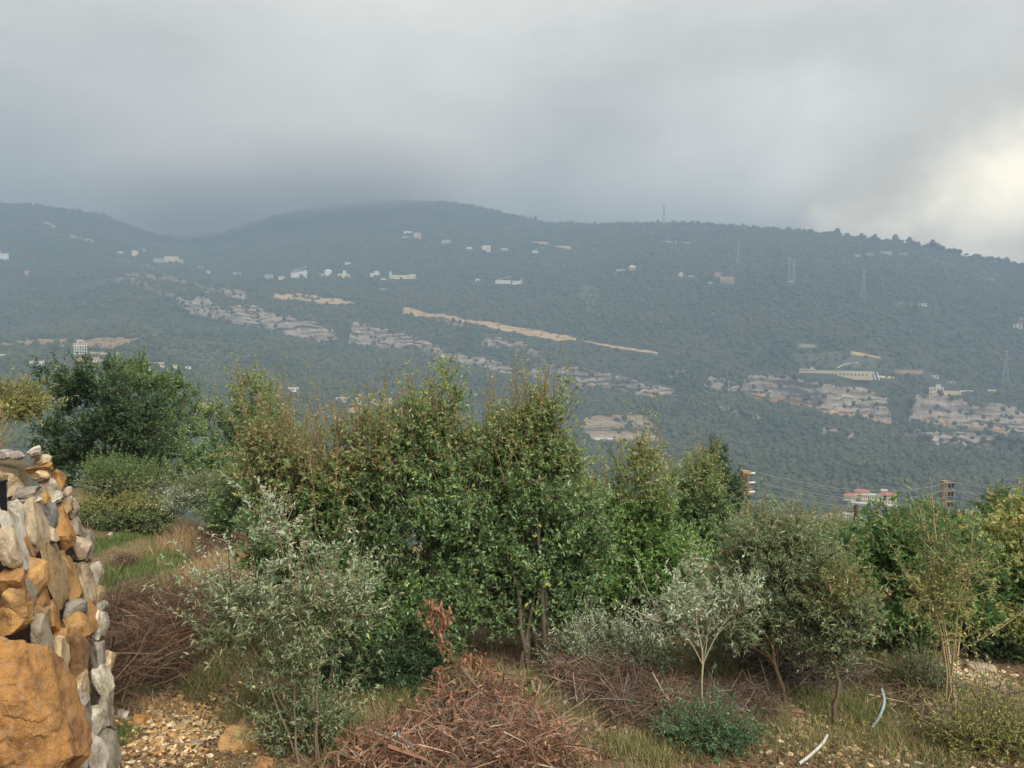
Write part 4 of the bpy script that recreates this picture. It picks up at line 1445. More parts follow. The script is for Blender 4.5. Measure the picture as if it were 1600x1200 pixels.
# the big ochre boulder low at the corner
def boulder_mesh():
    Vv, F = CS24.copy(), CSF24
    Vv = Vv / ((np.abs(Vv) ** 5).sum(1) ** 0.2)[:, None]
    for d, off in [((.35, -.55, .76), .72), ((.75, -.5, .42), .86), ((.55, -.8, -.25), .80), ((.9, .1, -.3), .88), ((-.2, -.6, .8), .86), ((.3, -.3, -.9), .9), ((.2, .5, .85), .8), ((.95, -.3, .05), .86),
                   ((.1, -.95, .3), .84)]:
        d = norm(np.array(d))
        sdist = Vv @ d - off + 0.05 * fbm(Vv * 2.2 + 3, 3, 71)
        Vv = Vv - np.clip(sdist, 0, None)[:, None] * d[None]
    led = np.round((Vv[:, 2] + 0.25 * Vv[:, 1] + 0.2 * fbm(Vv * 1.5, 2, 72)) * 4.5) / 4.5 - (Vv[:, 2] + 0.25 * Vv[:, 1])
    Vv = Vv + norm(Vv * np.array([1, 1, 0.2])) * (0.12 * fbm(Vv * 1.8, 4, 73) + 0.06 * fbm(Vv * 6, 4, 74) + 0.16 * led)[:, None]
    me = mesh_np('boulder', Vv / np.abs(Vv).max(0), [F], smooth=True)
    me.set_sharp_from_angle(angle=math.radians(30))
    return me


bm_ = boulder_mesh()
bm_.materials.append(M['stone'])
c = wall_face(40, 1106)
o = link('boulder', bm_, None, wall, tuple(c - WR), label='big ochre boulder at the foot of the wall')
o.rotation_euler = (0.10, -0.36, math.atan2(-TW[0], TW[1]) - 0.15)
o.scale = (0.20, 0.30, 0.53)
o.color = (*L(186, 138, 80), 1)
# further stones of the same wall: nearer the camera, low down, and round the far corner
fill = np.random.default_rng(5)
pal = [OCH, TAN, PNK, WHT, GRY, LIL, OCH2, CRM]
k = 200
for zc in np.arange(-3.25, -0.95, 0.27):
    for yc in np.arange(1.9, 6.0, 0.34):
        z, y = zc + fill.uniform(-.05, .05), yc + fill.uniform(-.1, .1)
        if y < 2.6 and z > -1.6:
            continue
        p = np.array([wall_x(y, z), y, z])
        v = p / p[1]
        px = 800 + FPX * v[0]
        py_ = 520 - FPX * v[2]
        if py_ > 930 and px < 125:
            continue
        inview = px > -12 and (-p[2] / p[1]) < 0.60
        put_stone(p - NW * (0.36 if inview else 0.12), fill.uniform(.3, .46), fill.uniform(.26, .36), .34, pal[k % 8] if p[2] > -2.2 else pal[2 + k % 3], k)
        k += 1
        if k > 330:
            break
for zc in np.arange(-3.2, -1.35, 0.28):        # round the corner the wall turns left
    for q in range(5):
        u_ = 0.12 + q * 0.36
        p = np.array([wall_x(6.2, zc) - 0.36 - u_ * 0.9, 6.3 + u_ * 0.35, zc])
        put_stone(p - np.array([0, 0.1, 0]), .36, .3, .36, pal[k % 8], k)
        k += 1
# earth core of the wall
mb = MB()
ys = np.linspace(1.6, 6.05, 16)
for z0_, z1_ in ((-3.5, -1.3),):
    Vv = []
    for y in ys:
        Vv += [(wall_x(y, z0_) - 0.26, y, z0_), (wall_x(y, z1_) - 0.22, y, z1_), (wall_x(y, z1_) - 1.2, y, z1_), (wall_x(y, z0_) - 1.6, y, z0_)]
    F = []
    for i in range(len(ys) - 1):
        for j in range(4):
            a, c = i * 4 + j, i * 4 + (j + 1) % 4
            F.append((a, c, c + 4, a + 4))
    n_ = (len(ys) - 1) * 4
    F += [(3, 2, 1, 0), (n_, n_ + 1, n_ + 2, n_ + 3)]
    mb.add(np.array(Vv) - WR, np.array(F))
M['core'] = flat_mat('wall_rubble', L(92, 80, 64), 0.95, 0.35, 14)
link('rubble_core', mb.mesh('rubble_core'), M['core'], wall)

# terrace held by the wall
xs_, ys_ = np.linspace(-14, 0, 60), np.linspace(1.7, 24, 70)
TX, TY = np.meshgrid(np.linspace(0, 1, 40), ys_)
xe = np.where(TY < 6.3, -3.3 - 0.3 * (TY - 5) - 0.25, -3.95 - 1.05 * (TY - 6.3))
PX_ = xe - TX * 16
PZ_ = -1.0 + 0.02 * (TY - 5) + TX * 1.3 + 0.06 * fbm(P3(PX_ / 0.8, TY / 0.8, 0.2), 3, 8).reshape(TX.shape)
PZ_ = np.where(TX == 0, -1.06, PZ_)
VT = np.stack([PX_, TY, PZ_], -1)
skirt = VT[:, 0].copy()
skirt[:, 2] = -4.0
skirt[:, 0] -= 0.15
VT = np.concatenate([skirt[:, None], VT], 1)
link('terrace_ground', mesh_np('terrace_ground', VT.reshape(-1, 3), [grid_faces(70, 41)], smooth=True), M['soil'], kind='structure', label='earth terrace held up by the stone wall')


def terr_z(x, y):
    xe = -3.3 - 0.3 * (y - 5) - 0.25 if y < 6.3 else -3.95 - 1.05 * (y - 6.3)
    return -1.0 + 0.02 * (y - 5) + max(0, (xe - x) / 16) * 1.3


# ------------------------------------------------------------------ vegetation near the camera
def pick_cols(r, n, pal, boost=(1.85, 1.95, 2.25)):
    """pal: list of (weight, colour)"""
    w = np.array([q[0] for q in pal], float)
    c = np.array([q[1] for q in pal], float)
    i = r.choice(len(pal), n, p=w / w.sum())
    return c[i] * np.array(boost) * r.uniform(0.78, 1.25, (n, 1)) * r.uniform(0.93, 1.07, (n, 3))


def leaves(P, D, r, length, width, cols, up=0.5, fold=0.25):
    """leaf blades: a folded lozenge of six corners, two quads"""
    n = len(P)
    D = norm(D)
    nr = norm(np.array([0, 0, up])[None] + r.normal(size=(n, 3)) * 0.6)
    Sd = norm(np.cross(D, nr))
    Nn = np.cross(Sd, D)
    l = (length * r.uniform(0.45, 1.45, n))[:, None]
    w = (width * r.uniform(0.7, 1.2, n))[:, None]
    p0 = P
    p1 = P + D * l * 0.5 - Nn * l * 0.02
    p2 = P + D * l - Nn * l * 0.10
    a1 = P + D * l * 0.38 + Sd * w * 0.5 + Nn * w * fold
    b1 = P + D * l * 0.38 - Sd * w * 0.5 + Nn * w * fold
    V = np.stack([p0, a1, p2, b1], 1).reshape(-1, 3)
    i = np.arange(n)[:, None] * 4
    F = np.concatenate([i + np.array([[0, 1, 2]]), i + np.array([[0, 2, 3]])], 1).reshape(-1, 3)
    return V, F, np.repeat(cols, 4, 0)


def bez(a, bb, c, d, k):
    t = np.linspace(0, 1, k)[None, :, None]
    return a[:, None] * (1 - t) ** 3 + bb[:, None] * 3 * t * (1 - t) ** 2 + c[:, None] * 3 * t * t * (1 - t) + d[:, None] * t ** 3


OAK = [(5, L(66, 84, 48)), (5, L(84, 104, 60)), (3, L(104, 122, 76)), (2, L(124, 138, 96)), (0.8, L(140, 140, 66))]
OAKTOP = [(3, L(86, 104, 58)), (3, L(106, 116, 66)), (2, L(126, 124, 76)), (1.0, L(132, 112, 74)), (1, L(136, 144, 104))]
DARK = [(5, L(42, 58, 35)), (5, L(56, 74, 44)), (2, L(78, 96, 60)), (0.6, L(104, 116, 74))]
BRIGHT = [(4, L(62, 82, 44)), (5, L(76, 97, 52)), (3, L(96, 113, 62)), (1.0, L(126, 132, 70)), (0.5, L(124, 104, 64))]
OLIVE = [(4, L(82, 94, 62)), (4, L(102, 112, 76)), (3, L(126, 132, 96)), (1.0, L(136, 124, 84))]
SILVER = [(3, L(108, 118, 88)), (4, L(136, 144, 114)), (3, L(160, 164, 138)), (0.5, L(150, 134, 100))]
BROWNISH = [(3, L(98, 106, 60)), (3, L(118, 112, 70)), (1.6, L(136, 114, 78)), (2, L(86, 102, 56))]
YELLOW = [(3, L(116, 118, 62)), (3, L(134, 128, 74)), (2, L(96, 108, 54)), (1.5, L(150, 134, 88))]
DRY = [(3, L(164, 112, 78)), (3, L(140, 94, 66)), (2, L(186, 136, 98))]
BARK_D, BARK_G, BARK_P = L(92, 80, 66), L(112, 98, 82), L(166, 150, 124)


def plant(name, label, cat, base_px, Y, blobs, seed, pal, pal_top=None, clusters=300, twigs=7, per=12, ll=0.055, lw=0.028, stems=5, bark=BARK_D, stem_r=0.03,
          shoots=0, shoot_len=(0.3, 0.8), base=None, group=None, twig_len=(0.12, 0.34), spread=0.25, up=0.55, depth=0.85, shoot_pal=None, clust_shell=0.3, sprays=None, spray_len=(0.25, 0.6), clump=1.3, stem_pts=None, leafmat='leaf'):
    """a shrub or small tree: stems from the base, a limb to every leaf cluster, twigs with single leaves.
    blobs are the lobes of its crown as (px, py, rx, ry[, dY]) at Y metres ahead"""
    r = np.random.default_rng(seed)
    if base is None:
        base = near(*base_px)
        if Y < 12.6:                       # its foot shows: the crown stands over it
            Y = base[1] + 0.25
        else:                              # its foot is hidden: it stands Y metres ahead
            base = at(base_px[0], 700, Y)
            base[2] = Zat(base[0], base[1])[0]
    base = np.array(base, float)
    cs, rs = [], []
    for q in blobs:
        yy = Y + (q[4] if len(q) > 4 else 0)
        c = at(q[0], q[1], yy)
        cs.append(c)
        rs.append((q[2] / FPX * yy, q[2] / FPX * yy * depth, q[3] / FPX * yy))
    cs, rs = np.array(cs) - base, np.array(rs)
    vol = rs.prod(1) ** 0.75
    nk = int(clusters * 1.7)
    bi = r.choice(len(cs), nk, p=vol / vol.sum())
    d = norm(r.normal(size=(nk, 3)))
    rad = clust_shell + (1 - clust_shell) * r.random(nk) ** 0.6
    rad *= 1 + 0.34 * vnoise(d * 2.4 + bi[:, None] * 7, seed)
    C = cs[bi] + d * rs[bi] * rad[:, None]
    sc_ = max(0.35, rs.mean() * 0.75)
    score = clump * fbm(C / sc_ + seed, 2, seed + 3) + 0.35 * r.normal(size=nk)
    kp = np.argsort(-score)[:clusters]
    bi, d, rad, C = bi[kp], d[kp], rad[kp], C[kp]
    g = Zat(C[:, 0] + base[0], C[:, 1] + base[1]) - base[2] + 0.06 if name != 'terrace_shrub' else np.full(clusters, 0.05)
    C[:, 2] = np.maximum(C[:, 2], g + 0.05 * r.random(clusters))
    OUT = norm(d * np.array([1, 1, 0.7]) + np.array([0, 0, up]))
    # stems
    top = cs + rs * np.array([0, 0, 0.55])
    ns = max(stems, len(cs)) if stems > 2 else max(stems, 1)
    oi_ = np.argsort(-vol)[np.arange(ns) % len(cs)]
    tgt = cs[oi_] + rs[oi_] * (r.normal(size=(ns, 3)) * 0.22 + np.array([0, 0.15, 0.3]))
    foot = np.concatenate([r.normal(size=(ns, 2)) * spread * 0.35, np.full((ns, 1), -0.08)], 1)
    if ns == 1:
        foot[:] = (0, 0, -0.08)
    wb = 0.02 if ns <= 2 else 0.06
    mid = foot + (tgt - foot) * np.array([0.25, 0.25, 0.45]) + r.normal(size=(ns, 3)) * wb
    mid2 = foot + (tgt - foot) * np.array([0.7, 0.7, 0.75]) + r.normal(size=(ns, 3)) * wb
    ST = bez(foot, mid, mid2, tgt, 12)
    wig = r.normal(size=ST.shape) * 0.012
    wig[:, :2] = 0
    ST = ST + wig
    RS = stem_r * np.linspace(1, 0.22, 12)[None] * r.uniform(0.7, 1.15, (ns, 1))
    mb = MB()
    bc = np.array(bark)
    Vv, F = tubes(ST, RS, 7)
    mb.add(Vv, F, np.broadcast_to(bc, (len(Vv), 3)) * r.uniform(0.85, 1.15, (len(Vv), 1)))
    # limbs: from the stem point that lies below and near
    SP = ST[:, 2:].reshape(-1, 3)
    if stems <= 2 and len(cs) > 1:
        # a single trunk forks into a main branch for each lobe
        nf = len(cs)
        fk = ST[r.integers(0, ns, nf), np.minimum(11, np.maximum(4, (r.uniform(0.4, 0.8, nf) * 11).astype(int)))]
        fe = cs + rs * r.normal(size=(nf, 3)) * 0.2
        fl = np.linalg.norm(fe - fk, axis=1, keepdims=True)
        FB = bez(fk, fk + (fe - fk) * 0.3 + np.array([0, 0, 0.12]) * fl, fk + (fe - fk) * 0.7 + r.normal(size=fe.shape) * 0.08 * fl, fe, 9)
        Vv, F = tubes(FB, stem_r * np.linspace(0.5, 0.16, 9)[None] * r.uniform(0.8, 1.1, (nf, 1)), 6)
        mb.add(Vv, F, bc)
        SP = np.concatenate([SP[:ns * 10], FB[:, 2:].reshape(-1, 3)])
    dist = np.linalg.norm(C[:, None] - SP[None], axis=2) + np.clip(SP[None, :, 2] - C[:, None, 2] + 0.12, 0, None) * 2.5 + r.random((clusters, len(SP))) * 0.22
    s0 = SP[np.argmin(dist, 1)]
    ln = np.linalg.norm(C - s0, axis=1, keepdims=True)
    LB = bez(s0, s0 + (C - s0) * 0.35 + np.array([0, 0, 0.10]) * ln + r.normal(size=C.shape) * 0.05 * ln, s0 + (C - s0) * 0.7 + np.array([0, 0, 0.08]) * ln + r.normal(size=C.shape) * 0.06 * ln, C, 5)
    RL = np.linspace(1, 0.4, 5)[None] * (0.003 + 0.006 * np.clip(ln, 0, 1.2)) * np.clip(stem_r / 0.026, 0.4, 1.1)
    Vv, F = tubes(LB, RL, 4)
    mb.add(Vv, F, bc * 1.05)
    # twigs
    nt = clusters * twigs
    ci = np.repeat(np.arange(clusters), twigs)
    td = norm(OUT[ci] * 0.8 + r.normal(size=(nt, 3)) * 0.65 + np.array([0, 0, 0.15]))
    tl = r.uniform(*twig_len, nt)[:, None]
    t0 = C[ci] + r.normal(size=(nt, 3)) * 0.03
    t1 = t0 + td * tl * 0.5 + r.normal(size=(nt, 3)) * 0.015
    t2 = t0 + td * tl + np.array([0, 0, 0.1]) * tl
    TP = np.stack([t0, t1, t2], 1)
    tops = np.zeros(nt, bool)
    if shoots:
        # upright young shoots standing out of the crown top
        hi = np.argsort(-(C[:, 2] + 0.35 * r.random(clusters) * np.ptp(C[:, 2])))[:max(shoots, 1)]
        hi = r.choice(hi, shoots)
        b0 = C[hi] + r.normal(size=(shoots, 3)) * 0.06
        sl = r.uniform(*shoot_len, shoots)[:, None]
        sdn = norm(np.array([0, 0, 1.0]) + r.normal(size=(shoots, 3)) * 0.2)
        SH = np.stack([b0, b0 + sdn * sl * 0.5 + r.normal(size=(shoots, 3)) * 0.02, b0 + sdn * sl + r.normal(size=(shoots, 3)) * 0.04], 1)
        Vv, F = tubes(SH, np.broadcast_to(np.array([0.005, 0.0035, 0.0016])[None], (shoots, 3)), 3)
        mb.add(Vv, F, np.array(L(128, 104, 76)))
    Vv, F = tubes(TP, np.broadcast_to(np.array([0.0035, 0.0025, 0.0012])[None], (nt, 3)), 3)
    mb.add(Vv, F, np.array(L(104, 92, 66)) * 0.8 + bc * 0.2)
    # leaves
    nl = nt * per
    ti = np.repeat(np.arange(nt), per)
    f = r.uniform(0.1, 1.0, nl)[:, None]
    LP = TP[ti, 0] * (1 - f) ** 2 + TP[ti, 1] * 2 * f * (1 - f) + TP[ti, 2] * f * f
    LD = norm(td[ti] * 0.6 + r.normal(size=(nl, 3)) * 0.75 + np.array([0, 0, 0.1]))
    cols = pick_cols(r, nl, pal)
    cols *= r.uniform(0.74, 1.24, (clusters, 1))[ci[ti]]
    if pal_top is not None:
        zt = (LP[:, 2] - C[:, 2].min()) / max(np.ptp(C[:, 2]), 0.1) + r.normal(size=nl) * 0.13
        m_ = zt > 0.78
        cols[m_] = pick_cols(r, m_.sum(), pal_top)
    parts = [leaves(LP, LD, r, ll, lw, cols)]
    if shoots:
        ps = 16
        si = np.repeat(np.arange(shoots), ps)
        f = r.uniform(0.05, 1.0, shoots * ps)[:, None]
        LP2 = SH[si, 0] * (1 - f) ** 2 + SH[si, 1] * 2 * f * (1 - f) + SH[si, 2] * f * f
        LD2 = norm(r.normal(size=(len(si), 3)) * np.array([1, 1, 0.5]) + np.array([0, 0, 0.55]))
        parts.append(leaves(LP2, LD2, r, ll * 0.72, lw * 0.7, pick_cols(r, len(si), shoot_pal or pal_top or pal)))
    if sprays is None:
        sprays = int(clusters * 0.28)
    if sprays:
        # leafy branches reaching out of the crown
        oz = np.argsort(-(rad + 0.25 * r.random(clusters)))[:max(2, int(clusters * 0.6))]
        si_ = r.choice(oz, sprays)
        sdr = norm(OUT[si_] * 0.9 + np.array([0, 0, 0.45]) + r.normal(size=(sprays, 3)) * 0.3)
        sln = r.uniform(*spray_len, sprays)[:, None]
        s0_ = C[si_]
        SPR = np.stack([s0_, s0_ + sdr * sln * 0.5, s0_ + sdr * sln + np.array([0, 0, 0.08]) * sln], 1)
        Vv, F = tubes(SPR, np.broadcast_to(np.array([0.006, 0.004, 0.0015])[None], (sprays, 3)), 3)
        mb.add(Vv, F, bc * 1.1)
        pk = int(per * 3)
        sj = np.repeat(np.arange(sprays), pk)
        f = r.uniform(0.15, 1.0, len(sj))[:, None]
        LP3 = SPR[sj, 0] * (1 - f) ** 2 + SPR[sj, 1] * 2 * f * (1 - f) + SPR[sj, 2] * f * f + r.normal(size=(len(sj), 3)) * 0.035 * (1.1 - f)
        LD3 = norm(sdr[sj] * 0.5 + r.normal(size=(len(sj), 3)) * 0.8)
        c3_ = pick_cols(r, len(sj), pal) * r.uniform(0.9, 1.35, (sprays, 1))[sj]
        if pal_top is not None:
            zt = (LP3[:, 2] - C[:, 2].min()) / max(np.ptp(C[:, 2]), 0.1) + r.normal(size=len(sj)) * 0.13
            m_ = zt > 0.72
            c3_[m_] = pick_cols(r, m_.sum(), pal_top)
        parts.append(leaves(LP3, LD3, r, ll * 0.95, lw * 0.95, c3_))
    lm = MB()
    for Vv, F, cc_ in parts:
        lm.add(Vv, F, cc_)
    t = thing(name, label, cat, tuple(base), 0, group)
    link('trunk', mb.mesh('trunk', True), M['bark'], t)
    link('crown', lm.mesh('crown'), M[leafmat], t)
    return t


plant('evergreen_tree', 'broad dark green evergreen tree behind the far end of the stone wall', 'tree', (170, 765), 18,
      [(165, 650, 80, 75), (105, 670, 45, 60), (225, 700, 75, 65), (150, 730, 80, 45), (90, 610, 32, 40), (130, 600, 50, 35), (250, 745, 55, 40)], 1, DARK, None, 420, 7, 12, 0.075, 0.04, 5, shoots=20)
plant('evergreen_tree', 'brighter yellow green tree rising behind the broad dark one', 'tree', (240, 735), 21.5,
      [(235, 620, 60, 50), (195, 595, 45, 30), (285, 660, 42, 50), (225, 680, 60, 50), (190, 640, 50, 45)], 2, BRIGHT, BRIGHT, 300, 7, 12, 0.08, 0.04, 4, shoots=60, shoot_len=(0.3, 0.7))
plant('oak_shrub', 'mid green shrub between the dark tree and the big central oaks', 'shrub', (350, 790), 15.5,
      [(345, 690, 50, 65), (400, 640, 36, 45), (375, 740, 55, 50), (385, 600, 16, 22), (310, 740, 40, 40), (430, 700, 40, 60)], 3, OAK, OAKTOP, 330, 7, 12, 0.06, 0.032, 5, shoots=50)
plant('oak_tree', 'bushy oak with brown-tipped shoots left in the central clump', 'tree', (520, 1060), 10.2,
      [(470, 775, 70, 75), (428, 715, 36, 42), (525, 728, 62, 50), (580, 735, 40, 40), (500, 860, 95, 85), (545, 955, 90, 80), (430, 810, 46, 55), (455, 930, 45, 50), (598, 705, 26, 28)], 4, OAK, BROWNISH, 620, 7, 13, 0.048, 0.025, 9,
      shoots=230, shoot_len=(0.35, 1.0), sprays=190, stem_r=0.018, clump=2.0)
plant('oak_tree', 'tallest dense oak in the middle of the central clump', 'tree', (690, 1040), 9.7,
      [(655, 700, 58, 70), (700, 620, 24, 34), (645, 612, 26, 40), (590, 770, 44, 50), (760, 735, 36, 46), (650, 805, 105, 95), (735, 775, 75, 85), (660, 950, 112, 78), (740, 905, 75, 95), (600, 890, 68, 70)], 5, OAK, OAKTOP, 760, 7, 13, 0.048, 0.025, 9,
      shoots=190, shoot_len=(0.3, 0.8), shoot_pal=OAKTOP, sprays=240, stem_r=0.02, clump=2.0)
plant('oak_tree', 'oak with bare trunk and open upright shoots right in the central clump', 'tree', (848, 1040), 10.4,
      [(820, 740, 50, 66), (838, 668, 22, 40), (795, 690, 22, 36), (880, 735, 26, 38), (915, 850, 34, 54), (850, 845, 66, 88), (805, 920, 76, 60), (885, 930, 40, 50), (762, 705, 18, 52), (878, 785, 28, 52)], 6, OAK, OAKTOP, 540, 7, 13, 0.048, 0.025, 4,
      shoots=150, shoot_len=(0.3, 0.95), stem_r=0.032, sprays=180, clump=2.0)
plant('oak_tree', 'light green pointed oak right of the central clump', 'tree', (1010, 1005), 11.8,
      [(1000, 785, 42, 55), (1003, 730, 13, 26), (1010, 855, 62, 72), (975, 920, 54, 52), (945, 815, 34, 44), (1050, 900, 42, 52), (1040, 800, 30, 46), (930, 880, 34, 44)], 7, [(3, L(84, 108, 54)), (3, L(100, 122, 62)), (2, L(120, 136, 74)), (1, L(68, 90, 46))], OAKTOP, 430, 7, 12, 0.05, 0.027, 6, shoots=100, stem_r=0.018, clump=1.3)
plant('oak_tree', 'slim light oak between the pointed oak and the rusty lattice pole', 'tree', (1110, 985), 13.2,
      [(1095, 795, 38, 55), (1115, 860, 42, 60), (1080, 890, 50, 56), (1104, 745, 16, 26), (1130, 940, 36, 44)], 8, OAK, OAKTOP, 420, 7, 12, 0.055, 0.03, 4, shoots=60)
plant('young_cypress', 'narrow dark young tree standing behind beside the rusty lattice pole', 'tree', (1118, 850), 21,
      [(1112, 715, 14, 24), (1120, 750, 22, 30), (1140, 775, 20, 34), (1095, 745, 12, 20)], 9, DARK, DARK, 160, 6, 10, 0.07, 0.035, 2, shoots=16, shoot_len=(0.2, 0.5))
plant('olive_tree', 'young grey green olive tree with a thin leaning trunk', 'tree', (1230, 1112), 9.0,
      [(1215, 865, 52, 42), (1190, 925, 62, 50), (1255, 905, 40, 40), (1150, 960, 48, 52), (1230, 960, 40, 36)], 10, OLIVE, OLIVE, 330, 7, 13, 0.055, 0.013, 1, bark=L(104, 84, 62), stem_r=0.032, shoots=30,
      shoot_len=(0.15, 0.4))
plant('sapling', 'small sapling with a brownish tip and straight thin trunk', 'sapling', (1303, 1135), 8.7,
      [(1303, 930, 24, 42), (1310, 985, 36, 36), (1290, 1000, 32, 36), (1325, 950, 20, 40)], 11, OLIVE, BROWNISH, 130, 6, 10, 0.045, 0.018, 1, bark=L(92, 76, 58), stem_r=0.026, shoots=16, shoot_len=(0.15, 0.35))
plant('mastic_bush', 'large bright green bush with many bare stems fanning from its base', 'bush', (1462, 1035), 10.6,
      [(1420, 895, 66, 52), (1395, 955, 70, 44), (1350, 915, 36, 44), (1485, 880, 46, 46), (1440, 858, 40, 24), (1495, 935, 38, 44)], 12, BRIGHT, BRIGHT, 620, 7, 11, 0.075, 0.036, 16, bark=L(116, 98, 84), stem_r=0.016,
      shoots=70, shoot_len=(0.15, 0.4), spread=0.4)
plant('mastic_bush', 'yellowish green bush cut off by the right edge of the picture', 'bush', (1575, 1020), 9.4,
      [(1565, 870, 46, 48), (1605, 900, 50, 80), (1545, 915, 34, 44), (1600, 980, 46, 46), (1535, 965, 26, 34)], 13, BRIGHT, YELLOW, 420, 7, 11, 0.07, 0.034, 8, stem_r=0.016, shoots=50, shoot_len=(0.15, 0.45))
plant('evergreen_tree', 'dark round treetop behind the bright bush, left of the far rusty pole', 'tree', (1400, 880), 24,
      [(1412, 818, 16, 14), (1424, 800, 9, 8), (1400, 836, 20, 14), (1440, 826, 20, 14)], 14, DARK, None, 130, 7, 10, 0.09, 0.05, 3, shoots=14)
plant('evergreen_tree', 'green treetop around the foot of the far rusty pole', 'tree', (1460, 880), 23,
      [(1452, 812, 22, 20), (1484, 826, 20, 18), (1440, 835, 24, 22)], 15, BRIGHT, BRIGHT, 130, 7, 10, 0.09, 0.05, 3, shoots=20)
plant('evergreen_tree', 'green treetop at the right edge behind the yellowish bush', 'tree', (1570, 880), 21,
      [(1570, 805, 36, 26), (1600, 800, 30, 26), (1530, 835, 36, 26)], 16, OAK, BRIGHT, 160, 7, 10, 0.08, 0.045, 3, shoots=20)
plant('scrub_bush', 'olive brown bush top behind the young olive tree', 'bush', (1290, 905), 17.5,
      [(1300, 845, 44, 26), (1260, 835, 36, 20), (1330, 860, 34, 30)], 17, BROWNISH, BROWNISH, 170, 7, 11, 0.06, 0.026, 4, shoots=40)
plant('scrub_bush', 'dark green bush between the olive brown bush and the large bright bush', 'bush', (1340, 935), 14.5,
      [(1335, 870, 40, 36), (1300, 880, 30, 30), (1365, 850, 28, 28)], 18, DARK, OAK, 170, 7, 11, 0.06, 0.03, 4, shoots=20)
plant('scrub_bush', 'pale yellow green bush just below the rusty lattice pole', 'bush', (1175, 900), 18,
      [(1170, 845, 36, 30), (1210, 835, 30, 18), (1150, 880, 34, 30)], 19, OLIVE, YELLOW, 150, 7, 11, 0.06, 0.026, 4, shoots=30)
plant('wild_olive', 'grey green wild olive bush in the left foreground with dense leaves at its foot', 'bush', (492, 1190), 7.3,
      [(430, 945, 70, 28), (475, 880, 44, 26), (485, 1120, 48, 50), (385, 985, 52, 24), (525, 950, 40, 26), (455, 1030, 44, 30), (478, 1170, 52, 30), (372, 930, 30, 18), (440, 830, 26, 30)], 20, OLIVE, SILVER, 165, 6, 12, 0.046, 0.015, 4, sprays=110, spray_len=(0.3, 0.75),
      bark=L(112, 96, 76), stem_r=0.010, shoots=36, shoot_len=(0.2, 0.45), shoot_pal=SILVER)
plant('sapling', 'tall thin upright sapling with few pale leaves before the central oaks', 'sapling', (470, 1010), 8.0,
      [(436, 760, 20, 40), (432, 720, 8, 16), (446, 830, 26, 40), (480, 820, 20, 16), (390, 850, 26, 16)], 21, SILVER, SILVER, 36, 4, 9, 0.042, 0.016, 1, bark=L(178, 160, 126), stem_r=0.015)
plant('silver_sapling', 'silvery leaved sapling on a forked white stem in the right middle foreground', 'sapling', (1102, 1155), 8.2,
      [(1078, 925, 18, 30), (1108, 975, 16, 20), (1055, 960, 22, 16), (1142, 950, 14, 34), (1040, 962, 12, 8)], 22, SILVER, SILVER, 56, 5, 9, 0.045, 0.016, 1, bark=L(150, 138, 114), stem_r=0.011, spread=0.1, shoots=14, shoot_len=(0.1, 0.3))
plant('thin_sapling', 'thin pale stemmed sapling with sparse leaves before the bright right bush', 'sapling', (1493, 1135), 7.6,
      [(1462, 880, 22, 45), (1475, 960, 34, 40), (1505, 890, 22, 40), (1450, 930, 22, 30), (1500, 1000, 28, 36)], 23, YELLOW, BRIGHT, 70, 4, 7, 0.045, 0.018, 2, bark=L(160, 140, 104), stem_r=0.012, spread=0.15, shoots=8, shoot_len=(0.2, 0.45))
plant('low_bush', 'low grey green bush with a bright sprig beside the wall under the dark tree', 'bush', (185, 778), 14,
      [(190, 752, 46, 18), (150, 748, 22, 18), (225, 756, 24, 16)], 24, OLIVE, BRIGHT, 190, 7, 10, 0.045, 0.02, 6, stem_r=0.01, shoots=16, shoot_len=(0.1, 0.25))
plant('low_bush', 'wide low bush on the grass nearer than the sprigged one', 'bush', (195, 832), 12.3,
      [(190, 800, 52, 22), (150, 805, 26, 20), (235, 808, 30, 18)], 25, OAK, YELLOW, 260, 7, 10, 0.04, 0.018, 6, stem_r=0.01, shoots=16, shoot_len=(0.1, 0.22))
plant('low_bush', 'silvery low bush left beneath the mid green shrub', 'bush', (330, 800), 13.6,
      [(325, 775, 36, 24), (290, 785, 26, 18), (360, 790, 28, 26)], 26, SILVER, OLIVE, 190, 7, 10, 0.045, 0.014, 6, stem_r=0.01, shoots=24, shoot_len=(0.12, 0.3))
plant('low_bush', 'tangled low bush with grey green leaves over a dark hollow in the middle', 'bush', (960, 1080), 8.9,
      [(950, 1025, 58, 34), (900, 1040, 34, 26), (1000, 1045, 40, 34)], 27, OLIVE, SILVER, 200, 6, 10, 0.04, 0.014, 6, stem_r=0.008, shoots=14, shoot_len=(0.1, 0.25), clust_shell=0.8)
plant('fern_plant', 'small fresh green ferny plant at the bottom under the white forked stem', 'plant', (1108, 1192), 7.7,
      [(1100, 1150, 34, 26), (1085, 1180, 36, 18), (1145, 1180, 22, 14)], 28, [(3, L(62, 88, 58)), (3, L(80, 106, 70)), (1, L(108, 128, 84))], None, 64, 7, 11, 0.035, 0.012, 5, stem_r=0.006)
plant('silver_plant', 'small white leaved plant at the bottom edge before the reddish brush', 'plant', (636, 1210), 6.9,
      [(636, 1185, 6, 14), (646, 1195, 5, 8)], 29, [(1, L(214, 216, 206)), (1, L(186, 190, 178))], None, 9, 4, 8, 0.028, 0.012, 3, stem_r=0.004, sprays=0, twig_len=(0.04, 0.1))
plant('low_bush', 'dark leafy undergrowth bush at the foot of the central oaks', 'bush', (585, 1085), 8.9,
      [(585, 1045, 46, 26), (645, 1040, 40, 24), (545, 1060, 34, 24)], 30, DARK, DARK, 170, 7, 10, 0.05, 0.026, 6, stem_r=0.01)
